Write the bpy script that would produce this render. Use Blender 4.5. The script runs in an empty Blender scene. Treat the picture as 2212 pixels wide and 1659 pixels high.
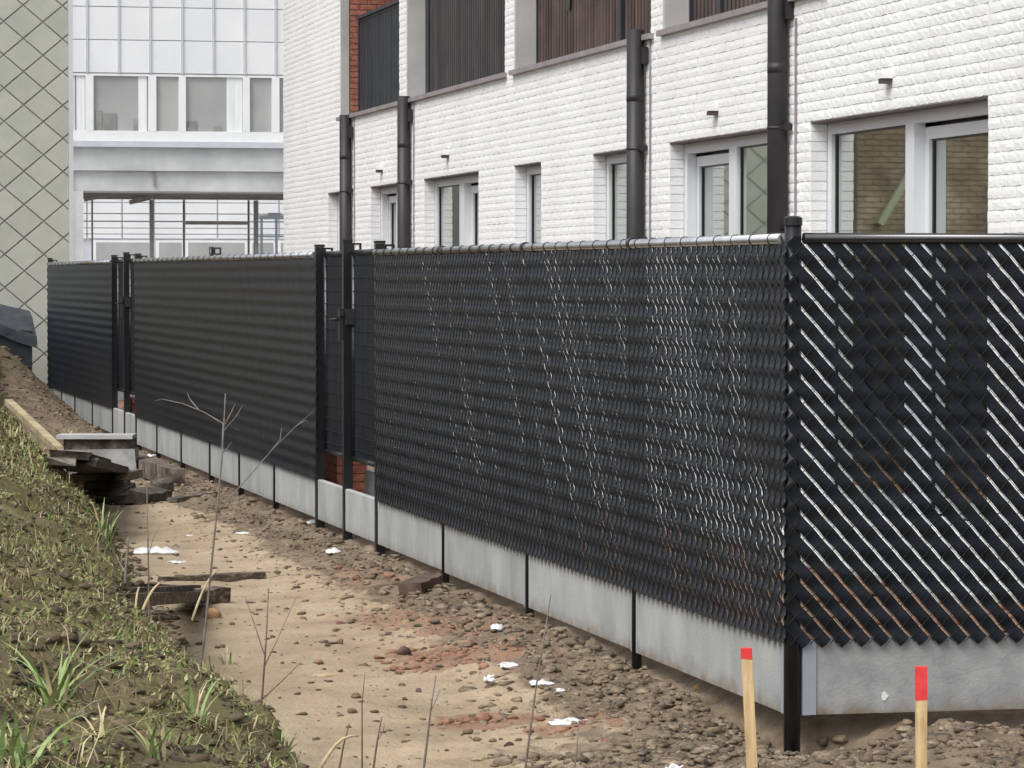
import bpy, math, random
import numpy as np
from mathutils import Vector, Matrix

rng = np.random.default_rng(7)
random.seed(7)
SC = bpy.context.scene
COL = SC.collection
R = math.radians

# ------------------------------------------------------------------ camera
CAM = np.array([-3.788, -12.10, 1.59])
PITCH = math.atan(221.5 / 7460.0)
YAW = math.atan2(.2204, .9754)
cd = bpy.data.cameras.new('camera')
cd.sensor_width = 36.0
cd.lens = 36.0 * 7460.0 / 2212.0
cd.clip_start = .1
cd.clip_end = 2000
cam = bpy.data.objects.new('camera', cd)
cam.location = CAM
cam.rotation_euler = (math.pi / 2 - PITCH, 0, -YAW)
COL.objects.link(cam)
SC.camera = cam

# ------------------------------------------------------------------ light
SUN_EL, SUN_AZ = R(52), R(235)          # azimuth measured clockwise from +Y
w = bpy.data.worlds.new('World')
SC.world = w
w.use_nodes = True
nt = w.node_tree
bg = nt.nodes['Background']
sky = nt.nodes.new('ShaderNodeTexSky')
sky.sky_type = 'NISHITA'
sky.sun_disc = False
sky.sun_elevation = SUN_EL
sky.sun_rotation = SUN_AZ
sky.air_density = 1.0
sky.dust_density = 4.0
sky.ozone_density = 1.0
hs = nt.nodes.new('ShaderNodeHueSaturation')   # the overcast sky is nearly grey
hs.inputs['Saturation'].default_value = .22
nt.links.new(sky.outputs[0], hs.inputs['Color'])
nt.links.new(hs.outputs[0], bg.inputs['Color'])
bg.inputs['Strength'].default_value = .15
sd = bpy.data.lights.new('sun', 'SUN')
sd.energy = 1.1
sd.angle = R(30)
sd.color = (1.0, .97, .93)
sun = bpy.data.objects.new('sun', sd)
sdir = Vector((math.sin(SUN_AZ) * math.cos(SUN_EL), math.cos(SUN_AZ) * math.cos(SUN_EL), math.sin(SUN_EL)))
sun.rotation_euler = sdir.to_track_quat('Z', 'Y').to_euler()
sun.location = (-10, -20, 30)
COL.objects.link(sun)
SC.view_settings.view_transform = 'Standard'
SC.view_settings.look = 'None'
SC.view_settings.gamma = 1
SC.view_settings.exposure = .5
SC.view_settings.use_curve_mapping = False
SC.cycles.max_bounces = 6

# ------------------------------------------------------------------ helpers
def lin(*c):
    return tuple(((v / 255 + .055) / 1.055) ** 2.4 if v > 10 else v / 255 / 12.92 for v in c)

WL = {}                                    # world location of each Empty

def attach(o, parent):
    if parent is not None:
        o.parent = parent
        o.matrix_parent_inverse = Matrix.Translation(-Vector(WL.get(parent.name, (0, 0, 0))))
    return o

def tag(o, label=None, cat=None, group=None, kind=None):
    if label: o['label'] = label
    if cat: o['category'] = cat
    if group: o['group'] = group
    if kind: o['kind'] = kind
    return o

def empty(name, loc, label, cat, group=None):
    o = bpy.data.objects.new(name, None)
    o.location = loc
    o.empty_display_size = .2
    COL.objects.link(o)
    WL[o.name] = tuple(loc)
    return tag(o, label, cat, group)

def link(name, me, mats, parent=None, loc=None):
    for m in (mats if isinstance(mats, (list, tuple)) else [mats]):
        if me.materials.find(m.name) < 0: me.materials.append(m)
    o = bpy.data.objects.new(name, me)
    if loc is not None: o.location = loc
    COL.objects.link(o)
    return attach(o, parent)

BOXF = [(0, 3, 2, 1), (4, 5, 6, 7), (0, 1, 5, 4), (1, 2, 6, 5), (2, 3, 7, 6), (3, 0, 4, 7)]

class MB:
    def __init__(s): s.v, s.f, s.m = [], [], []
    def add(s, vs, fs, mi=0):
        b = len(s.v)
        s.v.extend(tuple(map(float, v)) for v in vs)
        s.f.extend(tuple(b + i for i in f) for f in fs)
        s.m.extend([mi] * len(fs))
        return s
    def box(s, x0, x1, y0, y1, z0, z1, mi=0):
        return s.add([(x0, y0, z0), (x1, y0, z0), (x1, y1, z0), (x0, y1, z0), (x0, y0, z1), (x1, y0, z1), (x1, y1, z1), (x0, y1, z1)], BOXF, mi)
    def bar(s, p0, p1, wd, ht, upv=(0, 0, 1), mi=0):
        p0, p1 = Vector(p0), Vector(p1)
        d = (p1 - p0).normalized()
        a = d.cross(Vector(upv)).normalized() * wd / 2
        b = a.cross(d).normalized() * ht / 2
        vs = [p + q for p in (p0, p1) for q in (-a - b, a - b, a + b, -a + b)]
        return s.add(vs, [(0, 1, 2, 3), (7, 6, 5, 4), (0, 4, 5, 1), (1, 5, 6, 2), (2, 6, 7, 3), (3, 7, 4, 0)], mi)
    def tube(s, pts, rad, n=8, mi=0, cap=True):
        pts = [Vector(p) for p in pts]
        if not isinstance(rad, (list, tuple)): rad = [rad] * len(pts)
        b = len(s.v)
        for i, p in enumerate(pts):
            d = (pts[min(i + 1, len(pts) - 1)] - pts[max(i - 1, 0)]).normalized()
            a = d.cross(Vector((0, 0, 1)) if abs(d.z) < .95 else Vector((1, 0, 0))).normalized()
            c = d.cross(a)
            for k in range(n):
                t = 2 * math.pi * k / n
                s.v.append(tuple(p + (a * math.cos(t) + c * math.sin(t)) * rad[i]))
        for i in range(len(pts) - 1):
            for k in range(n):
                s.f.append((b + i * n + k, b + i * n + (k + 1) % n, b + (i + 1) * n + (k + 1) % n, b + (i + 1) * n + k))
                s.m.append(mi)
        if cap:
            s.f.append(tuple(b + k for k in range(n))[::-1]); s.m.append(mi)
            s.f.append(tuple(b + (len(pts) - 1) * n + k for k in range(n))); s.m.append(mi)
        return s
    def mesh(s, name, smooth=False):
        me = bpy.data.meshes.new(name)
        me.from_pydata(s.v, [], s.f)
        me.polygons.foreach_set('material_index', s.m)
        if smooth: me.polygons.foreach_set('use_smooth', [True] * len(s.f))
        me.update()
        return me
    def build(s, name, mats, parent=None, smooth=False, kind=None):
        me = s.mesh(name, smooth)
        for m in (mats if isinstance(mats, (list, tuple)) else [mats]): me.materials.append(m)
        o = bpy.data.objects.new(name, me)
        COL.objects.link(o)
        attach(o, parent)
        if kind: o['kind'] = kind
        return o

def np_mesh(name, V, F, mats, midx=None, smooth=False):
    """V (n,3), F (m,k) arrays -> mesh"""
    me = bpy.data.meshes.new(name)
    m, k = F.shape
    me.vertices.add(len(V)); me.vertices.foreach_set('co', V.astype(np.float32).ravel())
    me.loops.add(m * k); me.loops.foreach_set('vertex_index', F.astype(np.int32).ravel())
    me.polygons.add(m)
    me.polygons.foreach_set('loop_start', np.arange(0, m * k, k, dtype=np.int32))
    me.polygons.foreach_set('loop_total', np.full(m, k, dtype=np.int32))
    for mt in mats: me.materials.append(mt)
    if midx is not None: me.polygons.foreach_set('material_index', midx.astype(np.int32))
    if smooth: me.polygons.foreach_set('use_smooth', np.ones(m, dtype=bool))
    me.update(calc_edges=True)
    return me

def obj(name, me, parent=None, kind=None):
    o = bpy.data.objects.new(name, me)
    COL.objects.link(o)
    attach(o, parent)
    if kind: o['kind'] = kind
    return o

# --- world points seen at a pixel of the photograph's 2212 x 1659 preview, on a known plane or on the ground
_f0 = np.array([math.sin(YAW), math.cos(YAW), 0]); _r = np.array([_f0[1], -_f0[0], 0]); _u = np.array([0, 0, 1.])
_fw = _f0 * math.cos(PITCH) - _u * math.sin(PITCH); _up = _u * math.cos(PITCH) + _f0 * math.sin(PITCH)
def ray(x, y): return _fw * 7460. + _r * (x - 1106.) - _up * (y - 829.5)
def on_x(x, y, v): d = ray(x, y); return CAM + d * (v - CAM[0]) / d[0]
def on_y(x, y, v): d = ray(x, y); return CAM + d * (v - CAM[1]) / d[1]
def at_z(x, y, Z): d = ray(x, y); return CAM + d * Z / (d @ _fw)

# ------------------------------------------------------------------ materials
def pmat(name, c1, c2=None, scale=6., rough=.8, bump=0., bscale=40., metal=0., spec=.5, per_obj=0., c3=None, detail=6., lo=.35, hi=.65, ior=None, stretch=None):
    m = bpy.data.materials.new(name)
    m.use_nodes = True
    t = m.node_tree; N = t.nodes; L = t.links
    b = N['Principled BSDF']
    b.inputs['Roughness'].default_value = rough
    b.inputs['Metallic'].default_value = metal
    b.inputs['Specular IOR Level'].default_value = spec
    if ior: b.inputs['IOR'].default_value = ior
    geo = N.new('ShaderNodeNewGeometry')
    vec = geo.outputs['Position']
    if stretch:
        mp = N.new('ShaderNodeMapping'); mp.inputs['Scale'].default_value = stretch
        L.new(vec, mp.inputs['Vector']); vec = mp.outputs[0]
    col = None
    if c2 is None: c2 = c1
    nz = N.new('ShaderNodeTexNoise'); nz.inputs['Scale'].default_value = scale; nz.inputs['Detail'].default_value = detail
    nz.inputs['Roughness'].default_value = .6
    L.new(vec, nz.inputs['Vector'])
    rp = N.new('ShaderNodeValToRGB')
    rp.color_ramp.elements[0].position = lo; rp.color_ramp.elements[0].color = (*c1, 1)
    rp.color_ramp.elements[1].position = hi; rp.color_ramp.elements[1].color = (*c2, 1)
    if c3 is not None:
        e = rp.color_ramp.elements.new((lo + hi) / 2); e.color = (*c3, 1)
    L.new(nz.outputs['Fac'], rp.inputs['Fac'])
    col = rp.outputs['Color']
    if per_obj:
        oi = N.new('ShaderNodeObjectInfo')
        mr = N.new('ShaderNodeMapRange'); mr.inputs['To Min'].default_value = 1 - per_obj; mr.inputs['To Max'].default_value = 1 + per_obj
        L.new(oi.outputs['Random'], mr.inputs['Value'])
        h = N.new('ShaderNodeHueSaturation'); L.new(mr.outputs[0], h.inputs['Value']); L.new(col, h.inputs['Color'])
        col = h.outputs[0]
    L.new(col, b.inputs['Base Color'])
    if bump:
        n2 = N.new('ShaderNodeTexNoise'); n2.inputs['Scale'].default_value = bscale; n2.inputs['Detail'].default_value = 5
        L.new(geo.outputs['Position'], n2.inputs['Vector'])
        bp = N.new('ShaderNodeBump'); bp.inputs['Strength'].default_value = bump; bp.inputs['Distance'].default_value = .02
        L.new(n2.outputs['Fac'], bp.inputs['Height']); L.new(bp.outputs[0], b.inputs['Normal'])
    return m

M = {}
M['white_brick'] = pmat('white_brick', (.685, .69, .69), (.755, .762, .765), 1.3, .8, .18, 30, per_obj=.03, lo=.28, hi=.6, detail=9)
M['white_mortar'] = pmat('white_mortar', (.62, .62, .615), (.69, .69, .685), 12, .9, .3, 60)
M['white_paint'] = pmat('white_paint', (.70, .71, .72), (.76, .765, .77), 3, .4)
M['frame'] = pmat('frame', (.58, .60, .635), (.63, .65, .68), 2, .35)
M['dark_metal'] = pmat('dark_metal', (.020, .019, .020), (.028, .026, .027), 5, .5, spec=.4)
M['black_paint'] = pmat('black_paint', (.008, .009, .011), (.012, .013, .016), 8, .3, spec=.5)
M['rail_paint'] = pmat('rail_paint', (.012, .013, .015), (.016, .017, .02), 8, .16, spec=.5, ior=1.7)
M['rail_pale'] = pmat('rail_pale', (.42, .43, .45), (.55, .56, .58), 8, .22, metal=.85)  # pale metallic rail along the path; the right-hand rail is near black
M['slat'] = pmat('slat', (.005, .006, .009), (.009, .011, .015), 9, .42, spec=.34, per_obj=.3)
M['slat_far'] = pmat('slat_far', (.004, .006, .011), (.008, .011, .017), 9, .40, spec=.36)
M['slat_side'] = pmat('slat_side', (.004, .006, .010), (.008, .010, .016), 9, .36, spec=.42, per_obj=.3)
for k_ in ('slat', 'slat_far', 'slat_side'): M[k_].node_tree.nodes['Principled BSDF'].inputs['Specular Tint'].default_value = (.80, .90, 1, 1)
M['wire'] = pmat('wire', (.010, .011, .012), None, 9, .75, spec=.25)
M['concrete'] = pmat('concrete', (.27, .285, .285), (.385, .395, .39), 3.2, .85, .15, 90, per_obj=.09, stretch=(1, 1, .5), detail=9)
M['concrete_front'] = pmat('concrete_front', (.24, .25, .255), (.37, .375, .375), 9, .85, .15, 90, per_obj=.03, lo=.3, hi=.72)
M['concrete_old'] = pmat('concrete_old', (.22, .215, .2), (.42, .42, .41), 5, .9, .4, 50, c3=(.33, .33, .32))
M['concrete_pale'] = pmat('concrete_pale', (.42, .43, .435), (.58, .59, .59), 1.3, .85, .1, 40)
M['concrete_reveal'] = pmat('concrete_reveal', (.36, .355, .35), (.46, .455, .45), 2.2, .85, .1, 50)
M['clip'] = pmat('clip', (.26, .29, .34), (.31, .34, .39), 6, .5)
M['ledge'] = pmat('ledge', (.20, .18, .185), (.27, .245, .25), 4, .6)
M['lintel'] = pmat('lintel', (.06, .045, .045), (.08, .06, .06), 4, .7)
M['slat_wood'] = pmat('slat_wood', (.040, .025, .023), (.078, .050, .044), 3, .6, per_obj=.35)
M['slat_mid'] = pmat('slat_mid', (.022, .021, .026), (.044, .036, .036), 3, .6, per_obj=.35)
M['slat_blue'] = pmat('slat_blue', (.016, .020, .027), (.028, .032, .04), 3, .5, per_obj=.2)
M['red_brick'] = pmat('red_brick', (.22, .075, .05), (.38, .15, .105), 14, .85, .3, 70, per_obj=.2)
M['red_mortar'] = pmat('red_mortar', (.36, .32, .3), (.45, .4, .37), 20, .9)
M['glass'] = pmat('glass', (.50, .54, .50), (.54, .57, .53), 1, .02, metal=1.)
M['glass_far'] = pmat('glass_far', (.31, .32, .315), (.40, .405, .40), .8, .05, spec=.5, ior=1.6)
M['desk'] = pmat('desk', (.15, .15, .15), (.3, .3, .29), 3, .7)
M['curtain'] = pmat('curtain', (.62, .66, .66), (.74, .77, .77), 3, .8, stretch=(9, 9, .4))
M['panel_white'] = pmat('panel_white', (.66, .675, .69), (.73, .74, .75), .7, .45, per_obj=.02)
M['alu'] = pmat('alu', (.55, .57, .62), (.62, .64, .68), 3, .4, metal=.3)
M['tile'] = pmat('tile', (.355, .37, .33), (.41, .42, .38), 3, .8, .1, 120, per_obj=.05)
M['tile_back'] = pmat('tile_back', (.33, .335, .30), None, 4, .9)
M['old_brick'] = pmat('old_brick', (.17, .135, .10), (.42, .36, .28), 1.6, .9, .5, 30, c3=(.28, .222, .16), detail=10)
M['old_mortar'] = pmat('old_mortar', (.26, .215, .165), (.36, .31, .24), 6, .9)
M['pale_green'] = pmat('pale_green', (.34, .38, .27), None, 3, .6)
M['steel'] = pmat('steel', (.36, .38, .38), (.44, .45, .45), 5, .5, metal=.3)
M['rust_steel'] = pmat('rust_steel', (.19, .18, .16), (.27, .255, .23), 5, .7)
M['blue_steel'] = pmat('blue_steel', (.45, .53, .60), (.55, .62, .68), 5, .5)
M['underside'] = pmat('underside', (.42, .41, .38), (.55, .53, .5), 3, .9)
M['tarp'] = pmat('tarp', (.018, .020, .024), (.03, .034, .04), 5, .45, .5, 6)
M['tarp_top'] = pmat('tarp_top', (.022, .028, .036), (.045, .055, .068), 4, .5, .6, 9)
M['clod'] = pmat('clod', (.085, .06, .038), (.235, .175, .115), 9, .95, .4, 90, per_obj=.3)
M['clod_grey'] = pmat('clod_grey', (.09, .067, .045), (.25, .195, .138), 12, .95, .4, 90, per_obj=.3)
M['mound_clod'] = pmat('mound_clod', (.045, .032, .02), (.17, .13, .08), 9, .95, .4, 90)
M['dark_clod'] = pmat('dark_clod', (.05, .033, .026), (.13, .085, .065), 14, .95, .4, 90, per_obj=.3)
M['red_crumb'] = pmat('red_crumb', (.17, .085, .055), (.33, .18, .12), 16, .95, .4, 90, per_obj=.25)
M['orange_stone'] = pmat('orange_stone', (.38, .21, .11), (.50, .30, .17), 14, .9, .3, 90)
M['scrap'] = pmat('scrap', (.36, .31, .26), (.74, .75, .77), 22, .6, lo=.3, hi=.48)
M['old_wood'] = pmat('old_wood', (.04, .028, .02), (.26, .20, .15), 7, .9, .5, 60, c3=(.085, .062, .045), stretch=(2, 2, 6))
M['slab_stone'] = pmat('slab_stone', (.045, .037, .03), (.27, .23, .185), 7, .9, .5, 50, per_obj=.5, c3=(.11, .09, .07))
M['new_wood'] = pmat('new_wood', (.42, .28, .13), (.68, .51, .28), 7, .7, .1, 80, stretch=(6, 6, .8))
M['beam_wood'] = pmat('beam_wood', (.24, .19, .11), (.48, .40, .25), 4, .8, .1, 80)
M['red_paint'] = pmat('red_paint', (.66, .035, .045), (.78, .06, .06), 20, .6)
M['bark'] = pmat('bark', (.10, .065, .05), (.20, .14, .11), 20, .9)
M['bark_grey'] = pmat('bark_grey', (.12, .10, .088), (.22, .19, .165), 20, .9)
M['straw'] = pmat('straw', (.42, .34, .19), (.60, .50, .30), 12, .8)
M['blade_dry'] = pmat('blade_dry', (.30, .25, .14), (.50, .43, .27), 9, .8)
M['blade_olive'] = pmat('blade_olive', (.17, .16, .05), (.32, .29, .12), 5, .75)
M['blade_green'] = pmat('blade_green', (.085, .15, .03), (.19, .28, .075), 5, .6)
M['blade_brown'] = pmat('blade_brown', (.09, .065, .04), (.19, .145, .09), 9, .9)
M['weed'] = pmat('weed', (.09, .14, .035), (.20, .26, .075), 8, .7)
M['tuft'] = pmat('tuft', (.14, .22, .05), (.32, .42, .17), 8, .5)
M['pavers'] = pmat('pavers', (.50, .52, .50), (.60, .62, .60), 3, .8, per_obj=.05)
M['far_ground'] = pmat('far_ground', (.20, .17, .12), (.26, .22, .16), .5, .95)

# soil: a mix by soil kind kept in the mesh (mound, loose bank, brick dust)
def soil_mat():
    m = bpy.data.materials.new('soil'); m.use_nodes = True
    t = m.node_tree; N = t.nodes; L = t.links; b = N['Principled BSDF']
    b.inputs['Roughness'].default_value = .95; b.inputs['Specular IOR Level'].default_value = .2
    geo = N.new('ShaderNodeNewGeometry'); pos = geo.outputs['Position']
    def noise(sc, de=7, ro=.62):
        n = N.new('ShaderNodeTexNoise'); n.inputs['Scale'].default_value = sc; n.inputs['Detail'].default_value = de; n.inputs['Roughness'].default_value = ro
        L.new(pos, n.inputs['Vector']); return n.outputs['Fac']
    def ramp(fac, stops):
        r = N.new('ShaderNodeValToRGB'); e = r.color_ramp.elements
        e[0].position, e[0].color = stops[0][0], (*stops[0][1], 1)
        e[1].position, e[1].color = stops[-1][0], (*stops[-1][1], 1)
        for p, c in stops[1:-1]:
            k = e.new(p); k.color = (*c, 1)
        L.new(fac, r.inputs['Fac']); return r.outputs['Color']
    def mix(f, a, c):
        x = N.new('ShaderNodeMix'); x.data_type = 'RGBA'
        L.new(f, x.inputs['Factor']); L.new(a, x.inputs[6]); L.new(c, x.inputs[7]); return x.outputs[2]
    path = ramp(noise(1.6), [(.3, (.28, .213, .146)), (.5, (.40, .315, .215)), (.72, (.48, .39, .275))])
    path = mix(ramp(noise(26), [(.58, (0, 0, 0)), (.75, (.7, .7, .7))]), path, ramp(noise(9), [(.3, (.2, .145, .09)), (.7, (.28, .21, .14))]))
    bank = ramp(noise(5), [(.3, (.115, .085, .058)), (.55, (.215, .166, .117)), (.75, (.30, .238, .172))])
    mound = mix(ramp(noise(30), [(.4, (0, 0, 0)), (.62, (.85, .85, .85))]), ramp(noise(3.5), [(.28, (.07, .053, .033)), (.5, (.135, .104, .062)), (.7, (.20, .158, .098))]), ramp(noise(4.5), [(.35, (.14, .115, .06)), (.5, (.15, .145, .05)), (.64, (.18, .20, .06)), (.75, (.30, .25, .15))]))
    red = ramp(noise(14), [(.3, (.22, .13, .085)), (.7, (.36, .235, .16))])
    at = N.new('ShaderNodeVertexColor'); at.layer_name = 'soil'
    sp = N.new('ShaderNodeSeparateColor'); L.new(at.outputs['Color'], sp.inputs[0])
    def soften(ch, sc):
        a = N.new('ShaderNodeMath'); a.operation = 'ADD'; L.new(ch, a.inputs[0])
        n = N.new('ShaderNodeMath'); n.operation = 'MULTIPLY_ADD'; L.new(noise(sc), n.inputs[0]); n.inputs[1].default_value = 1.6; n.inputs[2].default_value = -.8
        L.new(n.outputs[0], a.inputs[1])
        s = N.new('ShaderNodeMapRange'); s.interpolation_type = 'SMOOTHSTEP'; s.inputs['From Min'].default_value = .35; s.inputs['From Max'].default_value = .65
        L.new(a.outputs[0], s.inputs['Value']); return s.outputs[0]
    c = mix(soften(sp.outputs[1], 7), path, bank)
    c = mix(soften(sp.outputs[2], 11), c, red)
    c = mix(soften(sp.outputs[0], 6), c, mound)
    L.new(c, b.inputs['Base Color'])
    bp = N.new('ShaderNodeBump'); bp.inputs['Strength'].default_value = .8; bp.inputs['Distance'].default_value = .02
    L.new(noise(45, 6), bp.inputs['Height']); L.new(bp.outputs[0], b.inputs['Normal'])
    return m
M['soil'] = soil_mat()
def muddy(m, top=.10):
    """mud splashed on the foot of the concrete"""
    t = m.node_tree; N = t.nodes; L = t.links; b = N['Principled BSDF']
    src = b.inputs['Base Color'].links[0].from_socket
    geo = N.new('ShaderNodeNewGeometry'); sx = N.new('ShaderNodeSeparateXYZ'); L.new(geo.outputs['Position'], sx.inputs[0])
    mr = N.new('ShaderNodeMapRange'); mr.inputs['From Min'].default_value = top; mr.inputs['From Max'].default_value = 0; L.new(sx.outputs['Z'], mr.inputs['Value'])
    nz = N.new('ShaderNodeTexNoise'); nz.inputs['Scale'].default_value = 14; nz.inputs['Detail'].default_value = 7; L.new(geo.outputs['Position'], nz.inputs['Vector'])
    a = N.new('ShaderNodeMath'); a.operation = 'MULTIPLY_ADD'; L.new(nz.outputs['Fac'], a.inputs[0]); a.inputs[1].default_value = 2.2; a.inputs[2].default_value = -1.25
    c = N.new('ShaderNodeMath'); c.operation = 'ADD'; c.use_clamp = True; L.new(a.outputs[0], c.inputs[0])
    k = N.new('ShaderNodeMath'); k.operation = 'MULTIPLY'; L.new(mr.outputs[0], k.inputs[0]); k.inputs[1].default_value = .9; L.new(k.outputs[0], c.inputs[1])
    k2 = N.new('ShaderNodeMath'); k2.operation = 'MULTIPLY'; L.new(c.outputs[0], k2.inputs[0]); L.new(mr.outputs[0], k2.inputs[1])
    x = N.new('ShaderNodeMix'); x.data_type = 'RGBA'; L.new(k2.outputs[0], x.inputs['Factor']); L.new(src, x.inputs[6]); x.inputs[7].default_value = (.19, .15, .105, 1)
    L.new(x.outputs[2], b.inputs['Base Color'])
muddy(M['concrete']); muddy(M['concrete_front'], .08)

# ------------------------------------------------------------------ terrain
_G = np.random.default_rng(3).random((256, 256))
def vnoise(x, y):
    xi = np.floor(x).astype(int); yi = np.floor(y).astype(int)
    fx = x - xi; fy = y - yi
    fx = fx * fx * (3 - 2 * fx); fy = fy * fy * (3 - 2 * fy)
    a = _G[xi % 256, yi % 256]; b = _G[(xi + 1) % 256, yi % 256]; c = _G[xi % 256, (yi + 1) % 256]; d = _G[(xi + 1) % 256, (yi + 1) % 256]
    return (a * (1 - fx) + b * fx) * (1 - fy) + (c * (1 - fx) + d * fx) * fy - .5
def sstep(a, b, x):
    t = np.clip((x - a) / (b - a), 0, 1); return t * t * (3 - 2 * t)
_EY = np.array([-14, -8, -3.6, -2.2, -.7, .9, 4.9, 9.9, 16, 20, 24, 28, 33])
_EX = np.array([-2.85, -2.55, -2.36, -2.28, -2.28, -2.27, -1.94, -1.62, -1.40, -1.36, -1.2, -1.1, -1.1])
_EH = np.array([.34, .34, .34, .33, .32, .33, .27, .20, .22, .40, .42, .3, .2])
def zf(y): return .0019 * np.clip(y, 0, 40)
def ground(x, y, fine=True):
    x = np.asarray(x, float); y = np.asarray(y, float)
    inside = sstep(.02, .2, x) * sstep(.02, .2, y)
    dip = -.10 * np.exp(-(x / .34) ** 2 - ((y + .05) / .5) ** 2) - .035 * sstep(3.5, .5, y)
    z = zf(y) - .025 - .055 * sstep(-.35, -1.1, x) + dip * (1 - inside)
    z = z * (1 - inside) + (-.03 + zf(y)) * inside
    wob = .10 * vnoise(y * 1.3, y * 0 + 5.3) + .05 * vnoise(y * 4, y * 0 + 9.1) + .05 * vnoise(y * 10, y * 0 + 2.7)
    u = np.interp(y, _EY, _EX) + wob - x
    eh = np.interp(y, _EY, _EH)
    m = sstep(-.16, .08, u)
    z = z + m * (eh + .07) + np.where(u > 0, .68 * (1 - np.exp(-np.maximum(u, 0) / .75)), 0)
    z = z + .95 * np.exp(-((x + 1.05) / .5) ** 2 / 2 - ((y - 27.0) / 2.6) ** 2 / 2) * sstep(-.02, -.25, x)
    z = z - .045 * sstep(-.15, -.05, x) * (1 - inside) * sstep(.1, .6, y)
    if fine:
        bank = sstep(-1.25, -.3, x) * (1 - inside) * (1 - m)
        bank = np.maximum(bank, sstep(.6, .1, y) * (1 - m) * .7)
        z = z + m * (.10 * vnoise(x * 2.3, y * 2.3) + .07 * vnoise(x * 6, y * 6) + .035 * vnoise(x * 15, y * 15))
        z = z + bank * (.035 * vnoise(x * 5, y * 5) + .045 * vnoise(x * 12 + 3, y * 12) + .03 * vnoise(x * 24, y * 24))
        z = z + (1 - m) * (.03 * vnoise(x * 2 + 7, y * 2) + .014 * vnoise(x * 9, y * 9) + .008 * vnoise(x * 22, y * 22))
    return z

xs = np.concatenate([np.arange(-9, -3.6, .2), np.arange(-3.6, .6, .03), np.arange(.6, 3.4, .15)])
ys = np.concatenate([np.arange(-16, -6, .2), np.arange(-6, 6, .03), np.arange(6, 14, .05), np.arange(14, 33.0, .09)])
GX, GY = np.meshgrid(xs, ys)
GZ = ground(GX, GY)
V = np.stack([GX.ravel(), GY.ravel(), GZ.ravel()], 1)
nx, ny = len(xs), len(ys)
i0 = (np.arange(ny - 1)[:, None] * nx + np.arange(nx - 1)[None, :]).ravel()
F = np.stack([i0, i0 + 1, i0 + nx + 1, i0 + nx], 1)
me = np_mesh('ground', V, F, [M['soil']], smooth=True)
uu = np.interp(GY, _EY, _EX) + .10 * vnoise(GY * 1.3, GY * 0 + 5.3) + .05 * vnoise(GY * 4, GY * 0 + 9.1) - GX
mound = sstep(-.22, .0, uu)
mound = np.maximum(mound, .55 * np.exp(-((GX + 1.05) / .5) ** 2 / 2 - ((GY - 27) / 2.6) ** 2 / 2))
bank = np.maximum(sstep(-.85, -.40, GX) * (GY > -9), sstep(1.6, -.6, GY) * sstep(-1.6, -.2, GX))
bank = np.maximum(bank, sstep(12, 22, GY) * .75)
red = np.zeros_like(GX)
def gpt(px, py):
    """where the line of sight meets the ground"""
    d = ray(px, py); lo, hi = 5 / np.linalg.norm(d), 60 / np.linalg.norm(d)
    ts = np.linspace(lo, hi, 700)
    P = CAM[None] + d[None] * ts[:, None]
    s = P[:, 2] - ground(P[:, 0], P[:, 1], False)
    k = np.argmax(s < 0)
    if k == 0: return P[-1]
    a, b = s[k - 1], s[k]; f = a / (a - b)
    return P[k - 1] * (1 - f) + P[k] * f
for px, py, sx, sy, am in [(1010, 1415, .38, .45, 1.), (900, 1415, .22, .4, .7), (1055, 1560, .3, .25, .9), (860, 1340, .3, .8, .7), (800, 1250, .3, .8, .6), (1240, 1570, .3, .25, .7), (980, 1360, .35, .6, .7)]:
    g = gpt(px, py)
    red = np.maximum(red, am * np.exp(-((GX - g[0]) / sx) ** 2 - ((GY - g[1]) / sy) ** 2))
red = np.maximum(red, .8 * (GX > .35) * (GY > .35))
rgba = np.stack([mound, bank, red, np.ones_like(red)], -1).reshape(-1, 4)
ca = me.color_attributes.new('soil', 'FLOAT_COLOR', 'POINT')
ca.data.foreach_set('color', rgba.astype(np.float32).ravel())
tag(obj('ground', me), kind='structure')
fg = MB()
fg.add([(-300, -200, -.6), (300, -200, -.6), (300, 400, -.6), (-300, 400, -.6)], [(0, 1, 2, 3)])
fg.build('terrain', M['far_ground'], kind='structure')
fg = MB()
fg.add([(-9, 32.6, .02), (20, 32.6, .02), (20, 90, .02), (-9, 90, .02)], [(0, 1, 2, 3)])
fg.build('courtyard', M['concrete_reveal'], kind='structure')  # unseen court floor, toned to bounce light up into the passage

# ------------------------------------------------------------------ white brick building
WX = 3.212
HDR, Z0, ZTOP = 2.65, -.12, 6.3
bld = empty('brick_building', (WX, 17, 0), 'long white painted brick building with slatted balconies and black downpipes behind the black fence', 'building')
WIN = [  # y0, y1, sill height
    (6.56, 9.89, .10), (10.55, 13.43, .10), (14.60, 15.84, .85), (17.72, 18.80, .85), (20.35, 23.03, .10), (24.05, 26.09, .10), (27.6, 28.93, .85)]
LOG = [(9.6, 13.63), (13.98, 18.80), (19.19, 23.97), (24.38, 28.06)]
LZ0, LZ1 = 3.53, 6.0
Y0W, Y1W = 2.0, 32.36
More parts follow.
